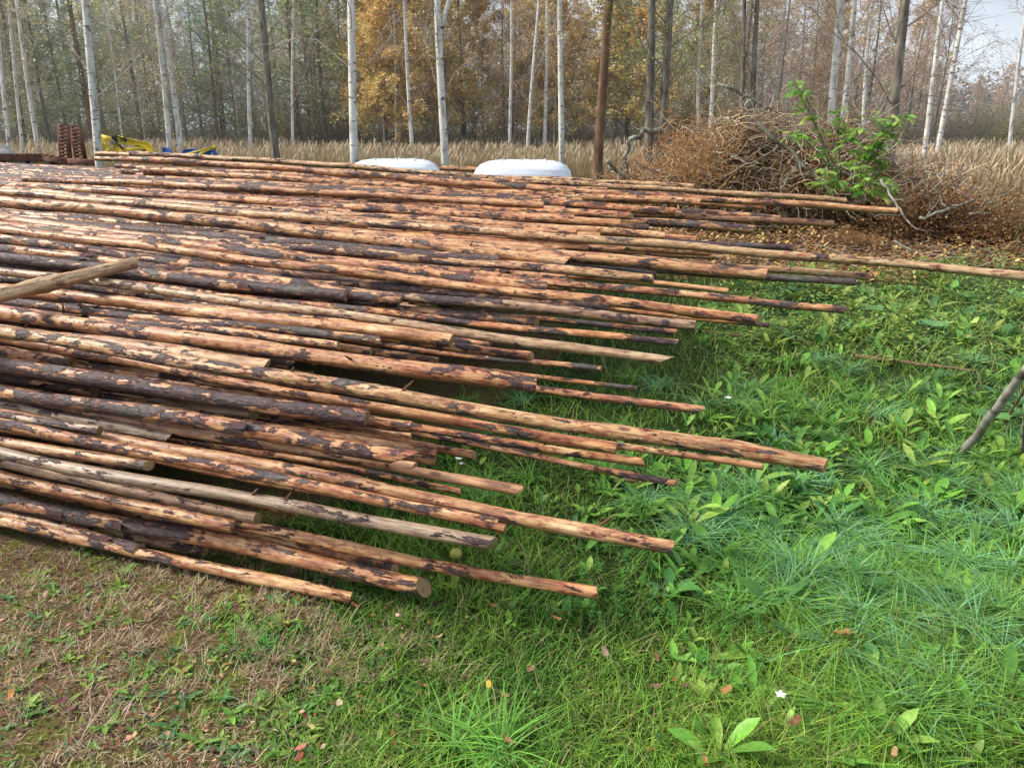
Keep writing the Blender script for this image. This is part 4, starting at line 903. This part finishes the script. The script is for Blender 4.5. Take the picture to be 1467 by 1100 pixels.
# ---------------------------------------------------------------- trailer, loader, implement, gravel
TY = 23.0
def PT(px, py, dy=0): return at_Y(px, py, TY+dy)
tr = empty('flatbed_trailer', PT(40, 250), 'rusty low flatbed trailer with raised loading ramps at the left', 'trailer'); o0 = np.array(tr.location)
mb = MB()
for dy in (0, 2.2): beam_into(mb, PT(-160, 225, dy)-o0, PT(62, 226, dy)-o0, .12, .2); beam_into(mb, PT(62, 226, dy)-o0, PT(104, 234, dy)-o0, .12, .16)
for px in range(-150, 105, 8):
    y_ = 222 if px < 60 else 222+(px-60)*.19
    beam_into(mb, PT(px, y_, -.05)-o0, PT(px, y_, 2.3)-o0, .13, .07)
mb.build('deck', M_rust, tr)
mb = MB(); beam_into(mb, PT(100, 231)-o0, PT(146, 234)-o0, .25, .16); mb.build('tail_beam', M_rust, tr)
for (xb, xt, yt, dy) in ((91, 88, 178, 0), (113, 104, 180, .9)):
    mb = MB()
    for s in (0, 11): beam_into(mb, PT(xb-2+s, 228, dy)-o0, PT(xt-3+s, yt, dy)-o0, .06, .12)
    for t in np.linspace(.02, .98, 10):
        p = PT(xb-2, 228, dy)*(1-t)+PT(xt-3, yt, dy)*t; q = PT(xb+9, 228, dy)*(1-t)+PT(xt+8, yt, dy)*t; beam_into(mb, p-o0, q-o0, .09, .05)
    mb.build('loading_ramp', M_rust, tr)
def wheel(px, py, R, parent, o0, dy=0):
    c = PT(px, py, dy)-o0; th = np.linspace(0, 2*PI, 40, endpoint=False)
    prof = [(-.12, .60), (-.15, .8), (-.14, .95), (-.08, 1.0), (.08, 1.0), (.14, .95), (.15, .8), (.12, .60)]
    def lathe(mb, pr):
        V = np.array([[c[0]+R*r*math.cos(a), c[1]+x, c[2]+R*r*math.sin(a)] for x, r in pr for a in th]); i = np.arange(len(pr)-1)[:, None]*40; j = np.arange(40)[None]; k = (j+1) % 40
        mb.add(V, np.stack([i+j, i+k, i+k+40, i+j+40], -1).reshape(-1, 4))
    e = MB(); lathe(e, prof); t_ = e.build('wheel', M_rubber, parent, True)
    e = MB(); lathe(e, [(-.10, .60), (-.11, .55), (-.04, .50), (-.02, .25), (-.07, .2), (-.07, .001)]); e.build('rim', M_rim, t_, True)
wheel(28, 243, .36, tr, o0, .1); wheel(62, 243, .36, tr, o0, .1); wheel(-6, 243, .36, tr, o0, .1)
mb = MB(); beam_into(mb, PT(-40, 233, .3)-o0, PT(95, 233, .3)-o0, .2, .12); mb.build('axle_frame', M_dark, tr)
tr2 = empty('front_loader', PT(185, 245, .5), 'yellow tractor front loader arms resting on the ground behind the poles', 'front loader'); o0 = np.array(tr2.location)
def poly(mb, pts, thick, dy=.5):
    b = np.array([PT(a, b, dy) for a, b in pts])-o0; n = len(b); f = b+np.array([0, thick, 0]); c0 = b.mean(0); c1 = f.mean(0)
    mb.add(np.concatenate([b, f, [c0, c1]]), [(i, (i+1) % n, (i+1) % n+n, i+n) for i in range(n)], [(2*n, i, (i+1) % n) for i in range(n)]+[(2*n+1, (i+1) % n+n, i+n) for i in range(n)])
for dy in (.3, 1.3):
    mb = MB(); poly(mb, [(163, 197), (168, 194), (175, 197), (212, 205), (216, 210), (224, 224), (214, 224), (206, 211), (166, 205)], .12, dy); mb.build('lift_arm', M_yellow, tr2)
mb = MB(); poly(mb, [(161, 206), (166, 206), (177, 219), (163, 222)], .1); mb.build('bracket_plate', M_yellow, tr2)
mb = MB(); beam_into(mb, PT(146, 196, .4)-o0, PT(148, 224, .4)-o0, .1, .1); beam_into(mb, PT(146, 196, .4)-o0, PT(165, 202, .4)-o0, .1, .12); beam_into(mb, PT(146, 200, .4)-o0, PT(158, 214, .4)-o0, .06, .08); beam_into(mb, PT(158, 212, .4)-o0, PT(148, 222, .4)-o0, .08, .08); mb.build('mast_frame', M_yellow, tr2)
mb = MB(); beam_into(mb, PT(174, 215, .2)-o0, PT(206, 212.5, .2)-o0, .09, .09); mb.build('hydraulic_cylinder', M_yellow, tr2)
mb = MB(); tube_into(mb, [PT(160, 201, .1)-o0, PT(170, 208, .1)-o0, PT(176, 214, .1)-o0], .03, 6); tube_into(mb, [PT(164, 196, .2)-o0, PT(168, 191, .2)-o0, PT(173, 195, .2)-o0], .02, 6); mb.build('hydraulic_hose', M_dark, tr2)
mb = MB(); poly(mb, [(160, 196), (163, 195), (164, 206), (160, 206)], .2, .1); poly(mb, [(173, 197), (176, 197), (177, 203), (173, 203)], .2, .1); mb.build('clamp', M_dark, tr2)
tr3 = empty('farm_implement', PT(275, 240), 'blue farm implement with yellow bars behind the stack', 'farm implement'); o0 = np.array(tr3.location)
mb = MB(); poly(mb, [(262, 216), (266, 214), (275, 214), (278, 222), (274, 226), (258, 226)], .5); mb.build('gear_housing', M_blue, tr3)
mb = MB(); poly(mb, [(232, 212), (235, 212), (238, 217), (244, 221), (240, 223), (232, 220)], .3); mb.build('end_plate', M_blue, tr3)
mb = MB()
for a, b in (((303, 211), (311, 226)), ((303, 212), (297, 226)), ((302, 214), (282, 226)), ((240, 222), (300, 226))): beam_into(mb, PT(*a)-o0, PT(*b)-o0, .08, .1)
mb.build('frame', M_blue, tr3)
mb = MB(); beam_into(mb, PT(268, 221, -.1)-o0, PT(305, 211, -.1)-o0, .05, .05); beam_into(mb, PT(280, 224, -.1)-o0, PT(303, 213, -.1)-o0, .05, .05); mb.build('linkage_bar', M_yellow, tr3)
mb = MB(); beam_into(mb, PT(307, 209)-o0, PT(309, 214)-o0, .1, .1); mb.build('hitch_ring', M_rim, tr3)
mb = MB(); c = PT(-8, 235, 3); xx = np.linspace(-2.2, 2.2, 40); XX, YY = np.meshgrid(xx, xx); rr = np.hypot(XX*.9, YY); ZZ = np.clip(1.35-rr*.62, -.05, 2)+(vn(XX, YY, 4, 95)-.5)*.12
i = (np.arange(39)[:, None]*40+np.arange(39)[None]).ravel(); mb.add(np.stack([XX, YY, ZZ], -1), np.stack([i, i+1, i+41, i+40], -1))
tag(mb.build('gravel_heap', M_gravel, None, True, (c[0], c[1], 0)), 'pale grey gravel heap behind the trailer at the left edge', 'gravel heap')
# ---------------------------------------------------------------- small things in the grass
def stick(p, q, r, lab, mat, nm='stick'):
    p = np.array(p); q = np.array(q); t = np.linspace(0, 1, 12)[:, None]; pts = p+(q-p)*t+rng.normal(size=(12, 3))*r*.18; mb = MB(); tube_into(mb, pts-p, np.linspace(1, .75, 12)*r, 9)
    return tag(mb.build(nm, mat, None, True, p), lab, 'stick')
M_bstick = bark_mat('mottled birch stick', (.50, .46, .41), (.10, .08, .07), (.80, .78, .74), 'birch')
a = at_z(1377, 652, .0); b = at_depth(1510, 480, 3.15); o = stick(a, b, .024, 'leaning mottled birch stick at the right edge', M_bstick)
a = at_z(1438, 608, .0); b = at_depth(1500, 500, 3.7); stick(a, b, .007, 'thin reddish stick leaning behind the birch stick', M_rust)
a = at_z(1466, 650, 0); b = at_depth(1475, 560, 3.4); stick(a, b, .018, 'third leaning stick cut by the right edge', M_bstick)
stick(at_z(1000, 474, .04), at_z(1180, 492, .03), .010, 'thin brown stick lying in grass below the orange pole pair', M_pine)
stick(at_z(1225, 510, .04), at_z(1400, 532, .03), .016, 'reddish brown stick lying in the grass at right', M_pine)
stick(at_z(880, 688, .05), at_z(965, 690, .05), .010, 'brittle brown stick at the tip of the crooked pole', M_pine)
def fallen(px, py, s, col, lab, lobes=False, z=.02, tilt=.3):
    s *= 1.05
    p = at_z(px, py, z); n = 26; th = np.linspace(0, 2*PI, n, endpoint=False)
    if lobes: r = 1*(.62+.38*np.abs(np.cos(th*2.5)))*(1-.25*(np.abs(th-PI) < .3))
    else: r = .62+.38*np.abs(np.cos(th))**1.5
    yy = (1 if lobes else .75)*r*np.sin(th); xx = r*np.cos(th); zz = .22*yy**2+.25*xx**2+.05*rng.normal(size=n)
    ring = np.stack([xx, yy, zz], -1); inner = ring*.5; inner[:, 2] = ring[:, 2]*.3; V = np.concatenate([ring, inner, [[0, 0, 0]]])*s
    a = rng.random()*6.28; R = np.array(Matrix.Rotation(a, 3, 'Z') @ Matrix.Rotation(rng.normal()*tilt, 3, 'X') @ Matrix.Rotation(rng.normal()*tilt, 3, 'Y')); V = V @ R.T
    j = np.arange(n); k = (j+1) % n; mb = MB(); mb.add(V, np.stack([j, k, k+n, j+n], -1), np.stack([np.full(n, 2*n), j+n, k+n], -1), jit(col, len(V), .25, .08))
    o = mb.build('fallen_leaf', M_dry, None, False, p+np.array([0, 0, .02])); tag(o, lab, 'leaf')
    st = MB(); e = R @ np.array([s*1.0, 0, s*.2]); tube_into(st, [e*.85, e*1.25, e*1.6+np.array([0, 0, s*.1])], .0011, 4, (.2, .1, .05)); st.build('stalk', M_twig, o)
FL = [(1208,915,.040,(.42,.20,.08),'large curled brown maple leaf in the arching grass',True),
(805,884,.016,(.20,.06,.03),'dark red leaf below the lowest long pole',False),(797,892,.018,(.40,.20,.09),'orange brown leaf touching the dark red one',False),
(706,874,.018,(.22,.11,.05),'curled brown leaf right of the sawn offcut',False),(608,858,.017,(.48,.24,.09),'orange leaf under the thick sawn pole end',False),
(508,872,.013,(.45,.16,.06),'small orange leaf below the lowest pole end',False),(607,955,.026,(.22,.14,.09),'flat brown bark flake like leaf left of centre',False),
(700,988,.016,(.60,.36,.06),'bright yellow orange leaf bottom centre',False),(722,1002,.017,(.30,.17,.09),'brown leaf under the yellow orange one',False),
(760,965,.014,(.28,.17,.11),'grey brown curled leaf bottom centre',False),(866,940,.018,(.36,.24,.17),'pale brown dry leaf between grass blades',False),
(1040,995,.018,(.38,.20,.07),'brown oval leaf near the small white flower',False),(980,990,.020,(.16,.10,.06),'dark folded leaf at the lower middle right',False),
(938,990,.018,(.20,.13,.08),'dark brown leaf left of the folded one',False),(350,938,.015,(.45,.13,.05),'orange red leaf on brown moss',False),
(420,978,.021,(.26,.10,.09),'dull red leaf beside a green rosette',False),(88,1012,.022,(.22,.09,.09),'dark purple red leaf at the bottom left',False),
(100,1022,.016,(.26,.13,.11),'smaller purplish leaf touching the dark one',False),(190,1063,.021,(.52,.30,.18),'salmon leaf at the bottom left',True),
(432,1078,.016,(.50,.18,.15),'pink leaf at the bottom edge',False),(446,1047,.014,(.60,.50,.18),'pale yellow leaf above the pink one',False),
(430,1092,.014,(.30,.07,.05),'deep red leaf under the pink one',False),(487,1015,.019,(.50,.38,.28),'narrow pale tan leaf on the moss',False),
(273,838,.014,(.35,.15,.07),'russet leaf near the dead straw under the poles',False),(570,888,.014,(.50,.33,.24),'pinkish tan leaf right of the lowest pole end',False),
(18,1002,.020,(.45,.20,.08),'orange strip shaped leaf at the left edge',False),(730,1070,.020,(.40,.22,.12),'long tan leaf at the bottom centre',False),
(1280,1085,.016,(.45,.27,.14),'tan leaf at the bottom right',False),(1010,1098,.014,(.45,.22,.10),'small tan leaf at the bottom right edge',False),(630,918,.014,(.40,.27,.12),'ochre leaf on the pale straw at centre',False),
(185,932,.016,(.36,.16,.08),'reddish strip leaf at the left on the moss',False),(940,948,.015,(.25,.13,.07),'brown leaf deep in the lawn at centre right',False),(310,356+460,.013,(.42,.24,.12),'tan chip by the front pole',False),(1138,1040,.02,(.22,.10,.06),'dark reddish leaf at the bottom right lawn',False)]
for f in FL: fallen(*f, z=.06 if f[0] > 560 else .02)
# white flowers
def flower(px, py, z, lab, n=5, s=.009):
    p = at_z(px, py, z); e = empty('white_flower', p, lab, 'flower'); mb = MB(); a = np.arange(n)*2*PI/n
    for k in range(n): 
        q = MB(); ribbons(q, np.zeros((1, 3)), a[k], s*1.3, s, [.3, 1, .9, .3], .9, .2, .3); q.build('petal', M_petal, e)
    tube_into(mb, [(0, 0, 0), (.003, 0, -z*.5), (0, 0, -z+.005)], .001, 4, (.1, .2, .05)); mb.build('stem', M_twig, e)
flower(657, 657, .12, 'white flower, left one of the cluster by the pole ends', s=.014); flower(664, 655, .12, 'white flower, upper right of the cluster by the pole ends', s=.011); flower(661, 664, .10, 'white flower, lowest of the cluster by the pole ends', s=.010)
flower(1118, 995, .08, 'single white flower low at the bottom right', s=.012); flower(1043, 570, .12, 'single white flower in tall grass beyond the pole tips', s=.016)
# windfall fruit
p = at_z(653, 793, .05); mb = MB(); th = np.linspace(0, 2*PI, 24, endpoint=False); ph = np.linspace(0, PI, 14); PH, TH = np.meshgrid(ph, th, indexing='ij'); R_ = .026*(1-.12*np.exp(-(PH/.35)**2)-.1*np.exp(-((PI-PH)/.3)**2)+.02*np.cos(5*TH)*np.sin(PH))
mb.add(np.stack([R_*np.sin(PH)*np.cos(TH), R_*np.sin(PH)*np.sin(TH), R_*np.cos(PH)*.9], -1), np.stack([(i_ := (np.arange(13)[:, None]*24)+np.arange(24)[None]), (np.arange(13)[:, None]*24)+(np.arange(24)[None]+1) % 24, (np.arange(13)[:, None]*24)+(np.arange(24)[None]+1) % 24+24, i_+24], -1).reshape(-1, 4))
ap = mb.build('apple', M_apple, None, True, p); tag(ap, 'yellow green windfall apple in the grass under the poles', 'apple')
mb = MB(); tube_into(mb, [(0, 0, .019), (.002, 0, .028), (.005, 0, .034)], .0012, 5, (.1, .06, .03)); mb.build('stalk', M_twig, ap)
# round leaves at the left, burdock leaves at right
def bigleaf(px, py, s, col, lab, n=2, z=.03, nm='broadleaf_plant'):
    p = at_z(px, py, 0); e = empty(nm, p, lab, 'plant'); 
    for k in range(n):
        mb = MB(); ribbons(mb, np.zeros((1, 3))+[[0, 0, z]], -1.2+k*1.5+rng.normal()*.3, s, s*.85, [.3, .8, 1, .98, .8, .45, .05], .75, .25, .45, jit(col, 1, .15), .25); mb.build('leaf', M_glossy, e)
        st = MB(); tube_into(st, [(0, 0, -.01), (0, 0, z+.002)], .003, 5, (.1, .2, .05)); st.build('stalk', M_twig, e)
bigleaf(84, 772, .075, (.20, .38, .05), 'pair of round light green leaves beside the front bottom pole', 3)
for j, (px, py, s, col, lab) in enumerate([(1335, 485, .15, (.14, .30, .12), 'big blue green burdock leaves at the right beyond the sticks'), (1420, 620, .11, (.10, .25, .06), 'glossy green leaves under the leaning birch stick'), (1250, 460, .13, (.16, .32, .11), 'grey green burdock leaves above the lying stick'), (1385, 440, .13, (.10, .22, .06), 'burdock leaves near the right edge under the long pale pole'), (1135, 430, .12, (.08, .2, .07), 'burdock leaves just beneath the dark barked pole'), (1190, 425, .12, (.13, .24, .07), 'yellowish green leaves under the pale split pole'), (1060, 415, .15, (.15, .28, .06), 'light green leaves directly behind the thick tan pole end')]): bigleaf(px, py, s, col, lab, 4, .08)
for j, (px, py, lab) in enumerate([(1290, 860, 'broad yellow green dock leaves among arching grass'), (1150, 800, 'dock plant in the middle of the lower right grass'), (1060, 820, 'dock plant with upright leaves left of the arching grass'), (1400, 870, 'dock leaves near the lower right edge'), (1330, 1060, 'toothed light green leaf plant at the bottom right'), (1225, 980, 'pointed light leaf plant under the curled brown leaf'), (1250, 665, 'light green dock right of the chain marked pole tip'), (1200, 720, 'dock plant below the chain marked pole tip'), (180, 820, 'bright rosette beside the dead straw tufts'), (165, 850, 'second bright rosette below the first by the straw'), (170, 1010, 'grey green narrow leaved rosette at the bottom left')]):
    p = at_z(px, py, 0); e = empty('dock_plant' if px > 500 else 'leaf_rosette', p, lab, 'plant'); n = 8 if px > 500 else 13; s = .085 if px > 500 else .055
    mb = MB(); LL = s*rng.uniform(.6, 1.1, n)
    for k in range(n):
        q = MB(); ribbons(q, np.zeros((1, 3)), k*2.4, LL[k], LL[k]*(.3 if px != 170 else .16), TON if px > 500 else LF, rng.uniform(.5, .9), .3, rng.uniform(.3, .8) if px > 500 else .35, jit((.17, .33, .055) if px != 170 else (.10, .2, .09), 1, .2), .35); q.build('leaf', M_glossy, e)
# ---------------------------------------------------------------- light and sky
SUN_EL, SUN_AZ = math.radians(40), math.radians(-88)      # azimuth from +Y, negative to the left
W = bpy.data.worlds.new('World'); S.world = W; W.use_nodes = True; t = W.node_tree; t.nodes.clear()
o = N(t, 'OutputWorld'); bg = N(t, 'Background'); sk = N(t, 'TexSky', sky_type='NISHITA'); sk.sun_disc = False
sk.sun_elevation = SUN_EL; sk.sun_rotation = SUN_AZ; sk.dust_density = 3.0; sk.air_density = 1.0; sk.ozone_density = 2.0
tc = N(t, 'TexCoord'); cl = ramp(t, [(.42, (0, 0, 0)), (.62, (1, 1, 1))], noise(t, mapping(t, tc.outputs['Generated'], (2, 2, 5)), 1.6, 5))
c = mixc(t, mth(t, 'ADD', mth(t, 'MULTIPLY', cl, .40), .32), sk.outputs[0], (8.6, 9.4, 10.6))
t.links.new(c, bg.inputs[0]); bg.inputs[1].default_value = .15; t.links.new(bg.outputs[0], o.inputs[0])
sl = bpy.data.lights.new('sun', 'SUN'); sl.energy = 4.8; sl.angle = math.radians(14); sl.color = (1, .93, .82); so = bpy.data.objects.new('sun', sl); C.objects.link(so)
dv = Vector((math.sin(SUN_AZ)*math.cos(SUN_EL), math.cos(SUN_AZ)*math.cos(SUN_EL), math.sin(SUN_EL))); so.rotation_euler = dv.to_track_quat('Z', 'Y').to_euler(); so.location = (0, 0, 20)
S.view_settings.view_transform = 'Standard'; S.view_settings.look = 'None'; S.view_settings.exposure = 0
S.render.engine = 'CYCLES'; S.cycles.max_bounces = 4; S.cycles.diffuse_bounces = 3; S.cycles.volume_bounces = 0; S.cycles.transparent_max_bounces = 4
S.render.resolution_x = 1024; S.render.resolution_y = 767
